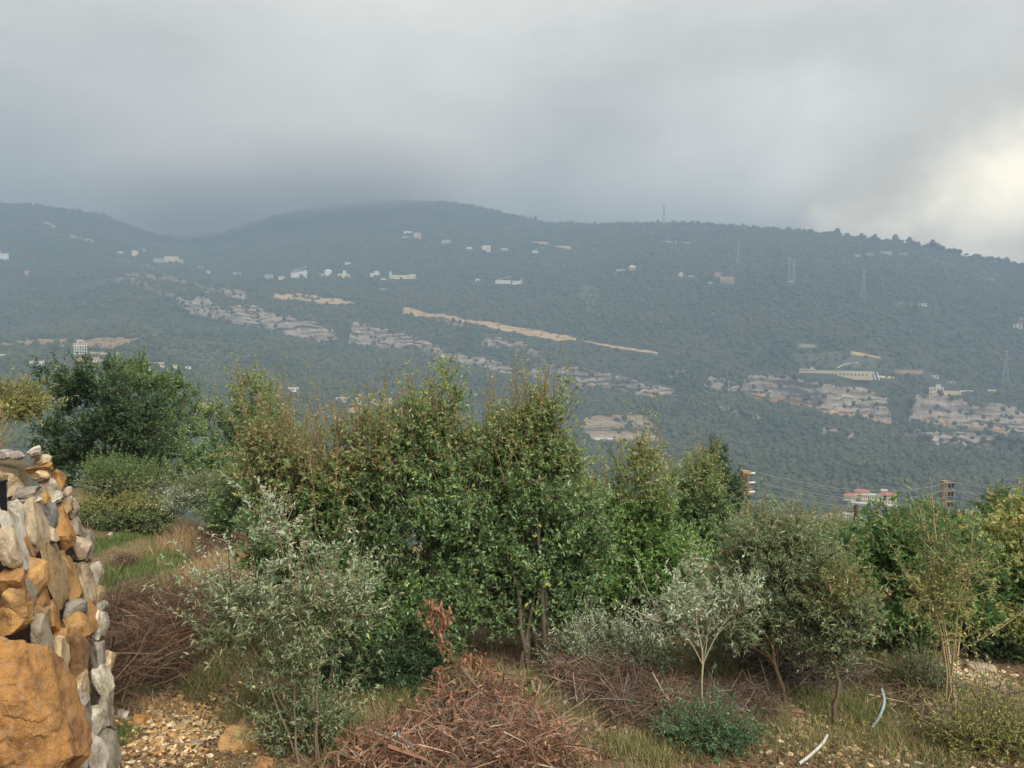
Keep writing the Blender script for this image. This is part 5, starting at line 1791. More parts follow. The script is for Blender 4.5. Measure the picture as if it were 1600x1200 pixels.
plant('low_bush', 'low green bush under the slim light oak', 'bush', (1040, 985), 11.3,
      [(1040, 940, 46, 32), (1000, 950, 30, 30)], 31, OAK, BRIGHT, 160, 7, 10, 0.05, 0.026, 6, stem_r=0.01)
plant('low_bush', 'yellowing low weed clump at the lower right corner', 'bush', (1560, 1195), 6.9,
      [(1560, 1160, 44, 26), (1510, 1180, 36, 20)], 32, YELLOW, YELLOW, 100, 5, 8, 0.035, 0.013, 8, stem_r=0.005, shoots=20, shoot_len=(0.1, 0.25))
plant('low_bush', 'small dry olive weed bush beside the blue grey hose', 'bush', (1420, 1105), 8.0,
      [(1420, 1075, 36, 24), (1450, 1090, 24, 18)], 33, BROWNISH, OLIVE, 80, 5, 7, 0.035, 0.012, 8, stem_r=0.005, shoots=14, shoot_len=(0.1, 0.25))
plant('low_bush', 'dark bush at the right edge below the yellowish one', 'bush', (1590, 1040), 8.8,
      [(1590, 1000, 40, 36), (1560, 1005, 24, 26)], 34, DARK, YELLOW, 130, 6, 9, 0.05, 0.024, 6, stem_r=0.008)
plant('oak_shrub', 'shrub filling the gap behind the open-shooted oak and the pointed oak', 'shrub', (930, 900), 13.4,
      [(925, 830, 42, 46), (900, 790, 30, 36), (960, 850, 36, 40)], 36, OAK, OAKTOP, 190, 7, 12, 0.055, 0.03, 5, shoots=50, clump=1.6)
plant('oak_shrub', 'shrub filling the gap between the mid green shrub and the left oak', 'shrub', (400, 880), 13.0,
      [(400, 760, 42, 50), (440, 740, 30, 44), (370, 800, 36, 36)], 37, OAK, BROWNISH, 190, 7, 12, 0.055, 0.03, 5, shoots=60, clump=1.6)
tb = at(20, 700, 8.8)
tb[2] = terr_z(tb[0], tb[1])
plant('terrace_shrub', 'yellowing shrub on the terrace above the wall at the left edge', 'shrub', None, 8.8, [(15, 650, 36, 34), (46, 668, 22, 26), (-20, 660, 40, 40), (22, 618, 18, 16)], 35, YELLOW, BROWNISH, 120, 6, 10, 0.05, 0.016, 6,
      stem_r=0.008, shoots=60, shoot_len=(0.12, 0.3), sprays=20, base=tb)


# ------------------------------------------------------------------ grass and low ground cover
def blades(P, r, h, w, cols, lean=0.35):
    n = len(P)
    hh = (h * r.uniform(0.5, 1.35, n))[:, None]
    a = r.uniform(0, 2 * PI, n)
    sd = np.stack([np.cos(a), np.sin(a), np.zeros(n)], 1)
    ln = r.normal(size=(n, 3)) * lean
    ln[:, 2] = 1.0
    ln = norm(ln)
    bend = norm(r.normal(size=(n, 3)) * np.array([1, 1, 0.1])) * hh * r.uniform(0.05, 0.4, (n, 1))
    mid = P + ln * hh * 0.55
    tip = P + ln * hh + bend
    V = np.stack([P - sd * w, P + sd * w, mid + sd * w * 0.7, mid - sd * w * 0.7, tip], 1).reshape(-1, 3)
    i = np.arange(n)[:, None] * 5
    return V, (i + np.array([[0, 1, 2, 3]])), (i + np.array([[3, 2, 4]])), np.repeat(cols, 5, 0)


GB = (1.15, 1.15, 1.3)


def turf(name, label, pieces, seed):
    """pieces: (px, py, rx, ry, n, height, width, palette, lean) - ellipses of the picture laid on the ground"""
    r = np.random.default_rng(seed)
    Q4, Q3, VV, CC, n0 = [], [], [], [], 0
    for (px, py, rx, ry, n, h, w, pal, lean) in pieces:
        c = near(px, py)
        e = near(px + rx, py)
        f_, g_ = near(px, py - ry), near(px, py + ry)
        ax, ay = abs(e[0] - c[0]), max(0.15, (f_[1] - g_[1]) / 2)
        cy = (f_[1] + g_[1]) / 2
        nt = max(4, n // 14)
        tc_ = np.stack([c[0] + r.normal(size=nt) * ax * 0.5, cy + r.normal(size=nt) * ay * 0.5], 1)
        ti = r.integers(0, nt, n)
        xy = tc_[ti] + r.normal(size=(n, 2)) * 0.05
        z = Zat(xy[:, 0], xy[:, 1])
        P = np.concatenate([xy, z[:, None] - 0.01], 1)
        V, q4, q3, cc_ = blades(P, r, h, w, pick_cols(r, n, pal, GB) * r.uniform(0.8, 1.2, (nt, 1))[ti], lean)
        VV.append(V)
        Q4.append(q4 + n0)
        Q3.append(q3 + n0)
        CC.append(cc_)
        n0 += len(V)
    me = mesh_np(name, np.concatenate(VV), [np.concatenate(Q4), np.concatenate(Q3)], np.concatenate(CC))
    return link(name, me, M['grass'], kind='stuff', label=label)


GRN = [(4, L(70, 96, 40)), (4, L(84, 110, 48)), (2, L(104, 126, 60)), (2, L(124, 124, 76))]
MIX = [(3, L(112, 116, 66)), (3, L(136, 132, 84)), (2, L(96, 112, 56)), (3, L(164, 146, 104))]
STRAW = [(4, L(182, 158, 116)), (3, L(160, 132, 92)), (2, L(140, 110, 76)), (1, L(130, 130, 80))]
RUST = [(3, L(118, 94, 74)), (3, L(98, 76, 60)), (2, L(142, 118, 92)), (1, L(128, 90, 66))]
turf('grass', 'green grass on the level ground beside the stone wall',
     [(215, 890, 60, 36, 7000, .10, .004, GRN, .5), (170, 850, 30, 30, 3000, .09, .004, GRN, .5), (250, 930, 60, 26, 4500, .09, .004, GRN, .5), (165, 800, 30, 30, 2200, .12, .005, GRN, .5),
      (215, 1085, 26, 18, 900, .10, .003, GRN, .5), (310, 1070, 30, 12, 800, .08, .003, GRN, .5), (175, 1170, 12, 24, 500, .12, .003, GRN, .5), (280, 780, 40, 20, 1500, .15, .005, GRN, .5)], 41)
turf('dry_grass', 'straw coloured dry grass between the wall and the oaks',
     [(300, 850, 56, 30, 5000, .30, .003, STRAW, .4), (250, 820, 50, 26, 3000, .28, .003, STRAW, .4), (330, 900, 34, 40, 3000, .30, .003, STRAW, .45), (340, 1050, 40, 40, 1800, .22, .0028, MIX, .5),
      (230, 1110, 60, 20, 1000, .10, .0025, STRAW, .6), (390, 1110, 40, 30, 1200, .16, .0025, MIX, .5), (350, 820, 34, 30, 2200, .3, .003, RUST, .4)], 42)
turf('weeds', 'mixed dry and green weeds covering the ground under the oaks and saplings',
     [(900, 1100, 80, 40, 3800, .14, .003, MIX, .5), (850, 1150, 60, 40, 2600, .14, .003, MIX, .5), (1050, 1120, 70, 40, 2000, .13, .003, MIX, .5), (1180, 1110, 60, 36, 1800, .13, .003, MIX, .5),
      (1270, 1080, 70, 30, 2600, .15, .003, MIX, .5), (1350, 1120, 80, 40, 3200, .12, .003, GRN[:1] + MIX, .5), (1430, 1170, 90, 30, 3000, .11, .003, GRN[:2] + MIX + STRAW, .5), (1380, 1040, 70, 30, 2600, .16, .003, MIX, .5),
      (1540, 1150, 60, 30, 2600, .16, .003, MIX + YELLOW, .5), (1540, 1010, 50, 20, 500, .15, .003, MIX, .5), (800, 1090, 60, 30, 2200, .15, .003, MIX, .5), (560, 1150, 50, 30, 1600, .14, .003, MIX, .5),
      (1000, 1180, 80, 20, 1500, .12, .003, MIX, .5), (1260, 1160, 60, 30, 700, .11, .003, MIX, .5), (620, 1090, 70, 24, 1800, .12, .003, MIX, .5), (1130, 1040, 60, 30, 2000, .18, .003, MIX, .5),
      (1480, 1090, 60, 24, 1200, .12, .003, GRN + MIX, .5), (1590, 1090, 40, 30, 500, .14, .003, MIX, .5)], 43)
# reeds and dry grass on the terrace edge
r = np.random.default_rng(44)
nb = 6500
yy = r.uniform(4.5, 9.5, nb)
xe_ = np.where(yy < 6.3, -3.3 - 0.3 * (yy - 5) - 0.45, -4.2 - 1.05 * (yy - 6.3))
xx = xe_ - np.abs(r.normal(size=nb)) * 0.8
zz = np.array([terr_z(a, c) for a, c in zip(xx, yy)])
V, q4, q3, cc_ = blades(np.stack([xx, yy, zz - 0.02], 1), r, 0.42, 0.003, pick_cols(r, nb, STRAW + YELLOW, GB), 0.4)
link('dry_grass', mesh_np('dry_grass', V, [q4, q3], cc_), M['grass'], kind='stuff', label='tall dry grasses on the terrace above the wall')
# weeds, litter and fallen leaves over all of the near ground, thick and thin in patches
r = np.random.default_rng(45)
nw = 112000
aa = np.radians(r.uniform(-38, 50, nw))
dd = 5.6 + 9.0 * r.random(nw) ** 1.3
xx, yy = dd * np.sin(aa), dd * np.cos(aa)
dn = fbm(P3(xx / 0.9, yy / 0.9, 0.4), 4, 31)
onwall = (xx < -3.0 - 0.25 * (yy - 5)) & (yy < 6.8)
bare = np.exp(-(((xx + 2.3) / 0.9) ** 2 + ((yy - 6.4) / 0.8) ** 2)) + 1.1 * np.exp(-(((xx - 5.2) / 0.8) ** 2 + ((yy - 8.2) / 0.9) ** 2)) + 0.9 * np.exp(-(((xx - 2.7) / 0.7) ** 2 + ((yy - 6.9) / 0.6) ** 2)) + 0.6 * np.exp(-(((xx - 4.0) / 0.6) ** 2 + ((yy - 7.4) / 0.4) ** 2))
kp = (dn + r.normal(size=nw) * 0.12 - bare * 0.8 > -0.12) & ~onwall
xx, yy = xx[kp], yy[kp]
# bilinear height on a local lattice
gx, gy = np.linspace(-10, 12, 221), np.linspace(4, 16, 121)
GZ = Zat(*[q.ravel() for q in np.meshgrid(gx, gy)]).reshape(121, 221)


def zfast(x, y):
    fx, fy = np.clip((x + 10) / 0.1, 0, 219.99), np.clip((y - 4) / 0.1, 0, 119.99)
    i, j = fy.astype(int), fx.astype(int)
    u_, v_ = fx - j, fy - i
    return GZ[i, j] * (1 - u_) * (1 - v_) + GZ[i, j + 1] * u_ * (1 - v_) + GZ[i + 1, j] * (1 - u_) * v_ + GZ[i + 1, j + 1] * u_ * v_


P = np.stack([xx, yy, zfast(xx, yy) - 0.01], 1)
hue = fbm(P3(xx / 1.6, yy / 1.6, 1.4), 3, 33)
cg, cm_, cs_ = pick_cols(r, len(P), GRN[1:] + OAK[:2], GB), pick_cols(r, len(P), MIX, GB), pick_cols(r, len(P), STRAW + RUST, GB)
sel_ = hue + r.normal(size=len(P)) * 0.25
cols = np.where((sel_ > 0.28)[:, None], cg, np.where((sel_ > -0.1)[:, None], cm_, cs_))
V, q4, q3, cc_ = blades(P, r, 0.085, 0.0026, cols, 0.55)
link('weeds', mesh_np('weeds', V, [q4, q3], cc_), M['grass'], kind='stuff', label='thin weeds and dry grass over the whole stony slope')
nl = 32000
aa = np.radians(r.uniform(-34, 50, nl))
dd = 5.8 + 7.0 * r.random(nl) ** 1.2
x, y = dd * np.sin(aa), dd * np.cos(aa)
kp = ~((x < -3.0 - 0.25 * (y - 5)) & (y < 6.8))
P = np.stack([x, y, zfast(x, y) + 0.008], 1)[kp]
V, F, cc_ = leaves(P, r.normal(size=P.shape) * np.array([1, 1, 0.25]), r, 0.05, 0.024, pick_cols(r, len(P), [(3, L(120, 92, 66)), (3, L(150, 122, 90)), (2, L(92, 72, 54)), (1, L(172, 150, 116))], (1, 1, 1)), 1.5)
link('leaf_litter', mesh_np('leaf_litter', V, [F], cc_), M['leaf'], kind='stuff', label='fallen brown leaves littering the ground')
# ------------------------------------------------------------------ brushwood, brambles, dead leaves
def brush(name, label, cat, pieces, seed, cols, r0=0.004, curl=0.3, upright=0.45, parent=None, leafpal=None, nleaf=0):
    """a tangle of thin bowed twigs; pieces: (px, py, rx_px, height_m, depth_m, n, twig length)"""
    r = np.random.default_rng(seed)
    mb, t0 = MB(), None
    lp, ld = [], []
    first = near(pieces[0][0], pieces[0][1])
    for (px, py, rx, hm, dm, n, tl) in pieces:
        n = int(n * 1.7)
        c = near(px, py)
        ax = rx / FPX * c[1]
        nb = max(3, n // 16)                          # twigs lie in loose bundles that lean on each other
        ub = norm(r.normal(size=(nb, 3)))
        ub[:, 2] = np.abs(ub[:, 2])
        rb = r.random(nb) ** 0.5 * r.uniform(0.55, 1.15, nb)
        db = norm(np.stack([r.normal(size=nb), r.normal(size=nb), r.normal(size=nb) * upright * (1.0 if name == 'brush_pile' else 1.9)], 1))
        bi = r.integers(0, nb, n)
        x = c[0] + ub[bi, 0] * ax * rb[bi] + r.normal(size=n) * 0.09
        y = c[1] + ub[bi, 1] * dm * rb[bi] + r.normal(size=n) * 0.09
        P = np.stack([x, y, Zat(x, y) + ub[bi, 2] * hm * 0.72 * rb[bi] + r.normal(size=n) * 0.05], 1)
        d = norm(db[bi] + r.normal(size=(n, 3)) * 0.38)
        ln = (tl * r.uniform(0.4, 1.3, n))[:, None]
        bow = r.normal(size=(n, 3)) * ln * curl
        bow[:, 2] = np.abs(bow[:, 2]) * 0.8
        K = np.stack([P - d * ln * 0.5 - bow * 0.4, P + bow * 0.25, P + d * ln * 0.25 + bow * 0.15, P + d * ln * 0.5 - bow * 0.5], 1)
        gz = Zat(K[:, :, 0].ravel(), K[:, :, 1].ravel()).reshape(n, 4)
        K[:, :, 2] = np.maximum(K[:, :, 2], gz + 0.004)
        R = np.array([1, 0.85, 0.6, 0.3])[None] * (r0 * 0.62 * np.exp(r.normal(size=n) * 0.62))[:, None]
        V, F = tubes(K, R, 3)
        mb.add(V - first, F, np.repeat(pick_cols(r, n, cols, (0.68, 0.68, 0.67)) * np.exp(r.normal(size=(n, 1)) * 0.28), 12, 0))
        if nleaf:
            q = r.integers(0, n, nleaf)
            lp.append(K[q, r.integers(0, 4, nleaf)])
    if nleaf:
        P = np.concatenate(lp)
        V, F, cc_ = leaves(P, r.normal(size=P.shape) + np.array([0, 0, -0.5]), r, 0.05, 0.026, pick_cols(r, len(P), leafpal, (1.1, 1.25, 1.5)))
    o = link(name, mb.mesh(name), M['twig'], None, tuple(first), label=label, category=cat)
    if nleaf:
        link('dead_leaves', mesh_np('dead_leaves', V - first, [F], cc_), M['leaf'], o)
    return o


REDTW = [(3, L(142, 102, 78)), (3, L(116, 88, 72)), (2, L(162, 132, 108)), (2, L(176, 154, 132))]
GRYTW = [(3, L(124, 108, 96)), (3, L(100, 84, 74)), (2, L(154, 138, 124)), (1, L(186, 168, 146))]
brush('brush_pile', 'reddish heap of cut brushwood at the bottom centre', 'brush pile', [(765, 1172, 95, 0.17, 0.45, 1100, 0.45), (705, 1140, 50, 0.2, 0.35, 500, 0.45), (850, 1185, 50, 0.12, 0.35, 350, 0.4), (640, 1180, 80, 0.18, 0.4, 600, 0.45), (830, 1160, 60, 0.22, 0.4, 500, 0.45), (770, 1120, 60, 0.30, 0.4, 400, 0.5), (590, 1190, 50, 0.14, 0.3, 300, 0.4)], 51, REDTW, 0.0045, 0.3, 0.6, None, DRY, 900)
brush('brush_pile', 'grey brown pile of cut branches behind the young olive tree', 'brush pile', [(1200, 1035, 62, 0.75, 0.6, 1300, 0.8), (1250, 1060, 50, 0.45, 0.5, 600, 0.7), (1175, 1010, 40, 0.6, 0.4, 400, 0.7)], 52, GRYTW, 0.0055, 0.22)
brush('bramble_thicket', 'brown leafless bramble thicket beside the lower part of the wall', 'brambles', [(250, 1040, 75, 0.75, 1.1, 2200, 0.7), (215, 985, 50, 0.7, 1.0, 1300, 0.7), (300, 1010, 44, 0.6, 0.8, 900, 0.6), (190, 1050, 26, 0.5, 0.6, 600, 0.5)], 53,
      RUST + [(2, L(94, 66, 52))], 0.0032, 0.35, 0.5, None, [(2, L(120, 76, 56)), (2, L(100, 66, 50)), (1, L(146, 96, 70))], 500)
brush('bramble_thicket', 'thin brown brambles around the dark hollow in the middle', 'brambles', [(960, 1095, 80, 0.45, 0.6, 1000, 0.6), (900, 1080, 50, 0.35, 0.5, 500, 0.5), (1030, 1110, 60, 0.3, 0.5, 500, 0.5)], 54, GRYTW + REDTW, 0.0035, 0.3, 0.5, None, DRY, 60)
brush('bramble_thicket', 'dry twiggy weeds between the forked stem and the olive trunk', 'brambles', [(1160, 1115, 56, 0.3, 0.5, 500, 0.45), (1100, 1130, 60, 0.25, 0.5, 500, 0.45)], 55, GRYTW + RUST, 0.003, 0.3)
brush('bramble_thicket', 'brown dry stalks among the grass left of the wild olive', 'brambles', [(340, 940, 36, 0.55, 0.9, 700, 0.5), (345, 870, 34, 0.5, 0.9, 600, 0.5)], 56, RUST, 0.003, 0.25)
brush('dry_twigs', 'small brown dry weed tuft on the green grass beside the wall', 'dry weeds', [(196, 885, 15, 0.2, 0.3, 240, 0.25)], 57, RUST, 0.003, 0.3)
brush('dry_twigs', 'dry grey twigs lying on the ground at the lower right', 'dry weeds', [(1480, 1140, 90, 0.14, 0.6, 420, 0.4), (1380, 1090, 70, 0.14, 0.6, 300, 0.4), (1560, 1110, 60, 0.14, 0.5, 260, 0.35)], 58, GRYTW + STRAW, 0.003, 0.25)
# dead oak branch with hanging brown leaves over the brush heap
r = np.random.default_rng(60)
b0 = near(742, 1165)
mb, lp = MB(), []
paths = [[(742, 1165, 0), (720, 1060, -.1), (690, 1000, -.2), (668, 960, -.25)], [(738, 1140, 0), (750, 1050, -.1), (745, 1030, -.2), (728, 1025, -.3)], [(741, 1150, 0), (770, 1060, -.1), (765, 1080, -.3)],
         [(712, 1040, -.1), (690, 1050, -.2), (684, 1085, -.3)], [(690, 1000, -.2), (700, 960, -.2), (670, 940, -.25)]]
for pth in paths:
    pts = smooth_path([at(x, y, 7.15 + dy) for x, y, dy in pth], 14)
    mb.tube(pts - b0, np.linspace(0.008, 0.003, 14), 5, L(134, 106, 84))
    for q in pts[6:]:
        lp += [q + r.normal(size=3) * 0.04 for _ in range(9)]
LPd = np.array(lp)
V, F, cc_ = leaves(LPd, r.normal(size=LPd.shape) * 0.6 + np.array([0, 0, -1.0]), r, 0.075, 0.034, pick_cols(r, len(LPd), DRY, (1.1, 1.3, 1.6)))
o = link('dead_branch', mb.mesh('dead_branch'), M['twig'], None, tuple(b0), label='dead oak branch with hanging rust brown leaves over the reddish heap', category='branch')
link('dead_leaves', mesh_np('dead_leaves', V - b0, [F], cc_), M['leaf'], o)
# small bunch of dead leaves higher up
c = at(657, 962, 7.6)
LPd = c + r.normal(size=(46, 3)) * np.array([.04, .04, .07])
V, F, cc_ = leaves(LPd, r.normal(size=LPd.shape) * 0.6 + np.array([0, 0, -1.0]), r, 0.07, 0.034, pick_cols(r, len(LPd), DRY, (1.1, 1.3, 1.6)))
# orange leaves near the rusty pole
c = at(1148, 866, 12.6)
LPo = c + r.normal(size=(40, 3)) * np.array([.06, .05, .035])
V2, F2, cc2 = leaves(LPo, r.normal(size=LPo.shape) + np.array([0, 0, -.5]), r, 0.07, 0.034, pick_cols(r, len(LPo), [(1, L(206, 112, 60)), (1, L(190, 96, 50))]))
lm = MB().add(V, F, cc_)
lm2 = MB().add(V2, F2, cc2)
tag = lambda o, l, c_: (o.__setitem__('label', l), o.__setitem__('category', c_))
o = link('leaf_spray', lm.mesh('leaf_spray'), M['leaf'])
tag(o, 'small spray of dead orange brown leaves against the dark oak', 'leaves')
o = link('leaf_spray', lm2.mesh('leaf_spray'), M['leaf'])
tag(o, 'small orange leaf spray below the rusty lattice pole', 'leaves')


# ------------------------------------------------------------------ bowed bare stems and hoses
def stalk(name, label, cat, pts, r0, r1, colr, mat='twig', sides=7, n=30):
    P = smooth_path(pts, n)
    o_ = P[0]
    return link(name, MB().tube(P - o_, np.linspace(r0, r1, n), sides, colr).mesh(name, True), M[mat], None, tuple(o_), label=label, category=cat)


g = lambda x, y, dz=0.0: near(x, y) + np.array([0, 0, dz])
stalk('bare_stem', 'white curved stem forking up out of the ferny plant', 'stem', [g(1100, 1150), at(1060, 1040, 8.2), at(1050, 1010, 8.2), at(1040, 985, 8.15)], 0.015, 0.008, L(196, 182, 154))
stalk('bare_stem', 'second pale curved stem right of the white forked one', 'stem', [g(1106, 1146), at(1124, 1090, 8.2), at(1126, 1040, 8.2), at(1136, 1000, 8.2), at(1148, 950, 8.3)], 0.013, 0.005, L(186, 166, 134))
stalk('bare_stem', 'long thin bare stem arching left from the thin pale sapling', 'stem', [g(1485, 1090), at(1455, 1020, 8.0), at(1420, 985, 8.1), at(1380, 965, 8.2), at(1345, 950, 8.3)], 0.008, 0.003, L(170, 146, 110))
stalk('bare_stem', 'bare stem rising from the pole heap towards the arching stem', 'stem', [g(1365, 1050), at(1385, 1020, 8.8), at(1420, 1004, 8.8), at(1450, 1010, 8.8)], 0.007, 0.003, L(160, 140, 108))
stalk('bare_stem', 'tallest straight bare stem of the thin pale sapling', 'stem', [g(1496, 1130), at(1480, 1000, 7.7), at(1462, 900, 7.7), at(1448, 820, 7.7)], 0.011, 0.003, L(168, 146, 108))
stalk('bare_stem', 'upright bare stem slanting right of the thin pale sapling', 'stem', [g(1492, 1130), at(1498, 1010, 7.7), at(1512, 920, 7.7), at(1525, 870, 7.7)], 0.009, 0.003, L(160, 138, 104))
stalk('bare_stem', 'thin green bent stem reaching in from the right edge', 'stem', [at(1610, 1104, 7.4), at(1540, 1094, 7.4), at(1460, 1100, 7.5), at(1400, 1106, 7.6)], 0.006, 0.003, L(110, 128, 74))
stalk('bare_stem', 'curved brown trunk stem inside the wild olive bush', 'stem', [g(505, 1190), at(490, 1120, 7.3), at(478, 1060, 7.3), at(462, 1000, 7.3), at(455, 950, 7.3)], 0.022, 0.008, L(122, 98, 74))
stalk('fallen_pole', 'long pale pole lying across the ground behind the small sapling', 'pole', [g(1322, 1030, .06), g(1370, 1045, .06), g(1432, 1066, .04)], 0.018, 0.014, L(178, 160, 132))
M['hose_blue'] = flat_mat('blue_grey_plastic', L(150, 166, 172), 0.45, 0.1, 8)
M['hose_white'] = flat_mat('white_plastic', L(182, 180, 170), 0.6, 0.1, 8)
M['hose_black'] = flat_mat('black_plastic', L(44, 44, 46), 0.45, 0.2, 8)
stalk('hose', 'blue grey piece of hose curving on the weeds at the right', 'hose', [g(1362, 1146, .03), g(1374, 1134, .06), g(1381, 1116, .10), g(1377, 1102, .14)], 0.012, 0.012, None, 'hose_blue', 8)
stalk('hose', 'white hose end running off the bottom edge of the picture', 'hose', [g(1248, 1204, .03), g(1266, 1188, .03), g(1284, 1172, .05), g(1292, 1162, .05)], 0.012, 0.012, None, 'hose_white', 8)
stalk('hose', 'black hose loop standing out of the grey brown branch pile', 'hose', [at(1262, 1012, 8.8), at(1225, 998, 8.6), at(1192, 1000, 8.6), at(1182, 1016, 8.6), at(1200, 1034, 8.6), at(1240, 1048, 8.7), at(1290, 1068, 8.7), g(1330, 1075, .03)], 0.013, 0.013, None, 'hose_black', 8, 50)
stalk('hose', 'black pipe lying on the ground below the bright right bush', 'hose', [g(1340, 1040, .04), g(1380, 1058, .04), g(1430, 1070, .03), g(1470, 1062, .03), g(1486, 1045, .05)], 0.016, 0.016, None, 'hose_black', 8, 40)
M['metal_dark'] = flat_mat('dark_iron', L(40, 42, 48), 0.5, 0.1, 10, 0.6)
pz = at(-2, 770, 4.75)
t = thing('iron_post', 'dark iron post cut off by the left edge on top of the wall', 'post', (pz[0], pz[1], -1.02))
link('shaft', MB().box((-.03, -.03, -.1), (.03, .03, .09)).mesh('shaft'), M['metal_dark'], t)
link('cap', MB().box((-.036, -.036, .09), (.036, .036, .105)).mesh('cap'), M['metal_dark'], t)

# ------------------------------------------------------------------ loose rocks
RK_ = [rock_mesh('rock', 300 + k, (3.0, 4.0, 5.0, 3.5)[k % 4], 6 + k % 4, 0.14) for k in range(8)]
for q in RK_:
    q.materials.append(M['stone'])


def rock(label, px, py, w, h, colr, seed, flat=1.0, name='rock', group=None, deep=0.8, rot=None):
    p = near(px, py)
    s = p[1] / FPX
    o = link(name, RK_[seed % 8], None, None, (p[0], p[1] + 0.1 * w * s, p[2] + 0.18 * h * s), label=label, category='rock', group=group)
    rr_ = np.random.default_rng(seed)
    o.rotation_euler = (rr_.uniform(-.12, .12), rr_.uniform(-.12, .12), rr_.uniform(0, 6.28) if rot is None else rot)
    o.scale = (w * s / 2, w * s / 2 * deep, h * s * 0.62)
    o.color = (*colr, 1)
    return o


rock('flat golden rock slab lying on the gravel left of the wild olive', 371, 1168, 76, 30, L(216, 174, 112), 1, deep=0.85, rot=0.15)
rock('ochre rock half buried at the foot of the wall', 218, 1134, 38, 16, L(190, 140, 74), 2)
rock('pale rock chip next to the ochre one at the wall foot', 246, 1124, 22, 12, L(222, 196, 150), 3)
rock('white pointed stone lying against the wall foot', 192, 1122, 24, 12, L(222, 214, 204), 4)
rock('small ochre rock behind the pale chip', 294, 1116, 14, 7, L(206, 166, 104), 5)
rock('small white stone between the wall foot and the wild olive', 270, 1122, 11, 7, L(220, 216, 210), 6)
rock('tan stone at the bottom edge under the flat golden slab', 410, 1200, 40, 12, L(196, 150, 92), 7)
rock('larger white rock of the pair under the oak with bare trunk', 848, 1084, 24, 14, L(222, 216, 204), 8)
rock('white rock touching the larger one under the oak with bare trunk', 862, 1086, 16, 11, L(214, 208, 196), 9)
rock('white rock nearest the camera under the oak with bare trunk', 881, 1108, 22, 14, L(216, 208, 196), 10)
rock('grey rock right of the white rocks under the oak', 908, 1114, 18, 11, L(180, 172, 160), 11)
rock('pale flat slab upper in the red earth at the right', 1536, 1050, 46, 12, L(216, 200, 182), 12, deep=0.6, rot=0.2)
rock('pale flat slab lower in the red earth at the right', 1566, 1086, 40, 11, L(214, 196, 178), 13, deep=0.6, rot=0.1)
rock('small pale slab left of the upper slab in the red earth', 1520, 1044, 24, 8, L(208, 190, 170), 14)
rock('white stone in the grass below the blue grey hose', 1440, 1118, 20, 16, L(222, 214, 204), 15)
rock('pale stone near the top of the blue grey hose', 1396, 1108, 16, 8, L(206, 196, 180), 16)
rock('long pale stone at the far right bottom', 1530, 1136, 60, 10, L(206, 190, 166), 17, deep=0.5, rot=0.1)
rock('white stone on the green grass beside the wall', 172, 838, 10, 6, L(214, 210, 200), 18)
rock('small white stone lower on the green grass', 246, 918, 9, 6, L(206, 200, 190), 19)
rock('pale stone left of the bottom white hose', 1216, 1112, 16, 8, L(190, 160, 130), 20)
rock('reddish stone right at the foot of the olive trunk', 1246, 1118, 22, 9, L(186, 146, 108), 21)
for k, (px, py, w) in enumerate([(10, 745, 26), (28, 752, 22)]):
    p = at(px, py - 10, 5.9)
    p[2] = terr_z(p[0], p[1]) + 0.04
    o = link('rock', RK_[k], None, None, tuple(p), label=('grey rock on the terrace behind the wall top', 'pale rock beside the grey one on the terrace')[k], category='rock')
    o.scale = (w / FPX * 3, w / FPX * 2.6, w / FPX * 2.0)
    o.color = (*L(190, 184, 180), 1)
r = np.random.default_rng(77)
WHERE = ['on the gravel around the flat golden slab', 'on the gravel at the foot of the stone wall', 'in the red earth between the pale slabs at the right', 'among the weeds at the lower right', 'on the earth by the olive trunk', 'by the white rocks under the oak']
CN = {id(TAN): 'tan', id(CRM): 'cream coloured', id(OCH): 'ochre', id(GRY): 'grey', id(PNK): 'pinkish', id(WHT): 'white'}
spots = [(300, 1140, 110, 40, 60, [TAN, CRM, OCH, GRY]), (230, 1170, 60, 25, 30, [TAN, CRM, OCH]), (1545, 1070, 50, 40, 40, [PNK, CRM, WHT]), (1480, 1150, 90, 35, 30, [PNK, GRY, CRM]), (1240, 1130, 60, 40, 24, [PNK, CRM]), (870, 1110, 60, 30, 14, [WHT, GRY])]
for wi, (px, py, rx, ry, n, pl) in enumerate(spots):
    for k in range(n):
        pc_ = pl[r.integers(len(pl))]
        lab = 'small %s loose stone %s' % (CN[id(pc_)], WHERE[wi])
        x, y = px + r.normal() * rx * .5, min(1210, py + r.normal() * ry * .5)
        w = r.uniform(6, 15)
        rock(lab, x, y, w, w * .5, tuple(np.array(pc_) * r.uniform(.75, 1.1)), int(r.integers(1000)), name='loose_stone', group='%s stones %s' % (CN[id(pc_)], WHERE[wi]))
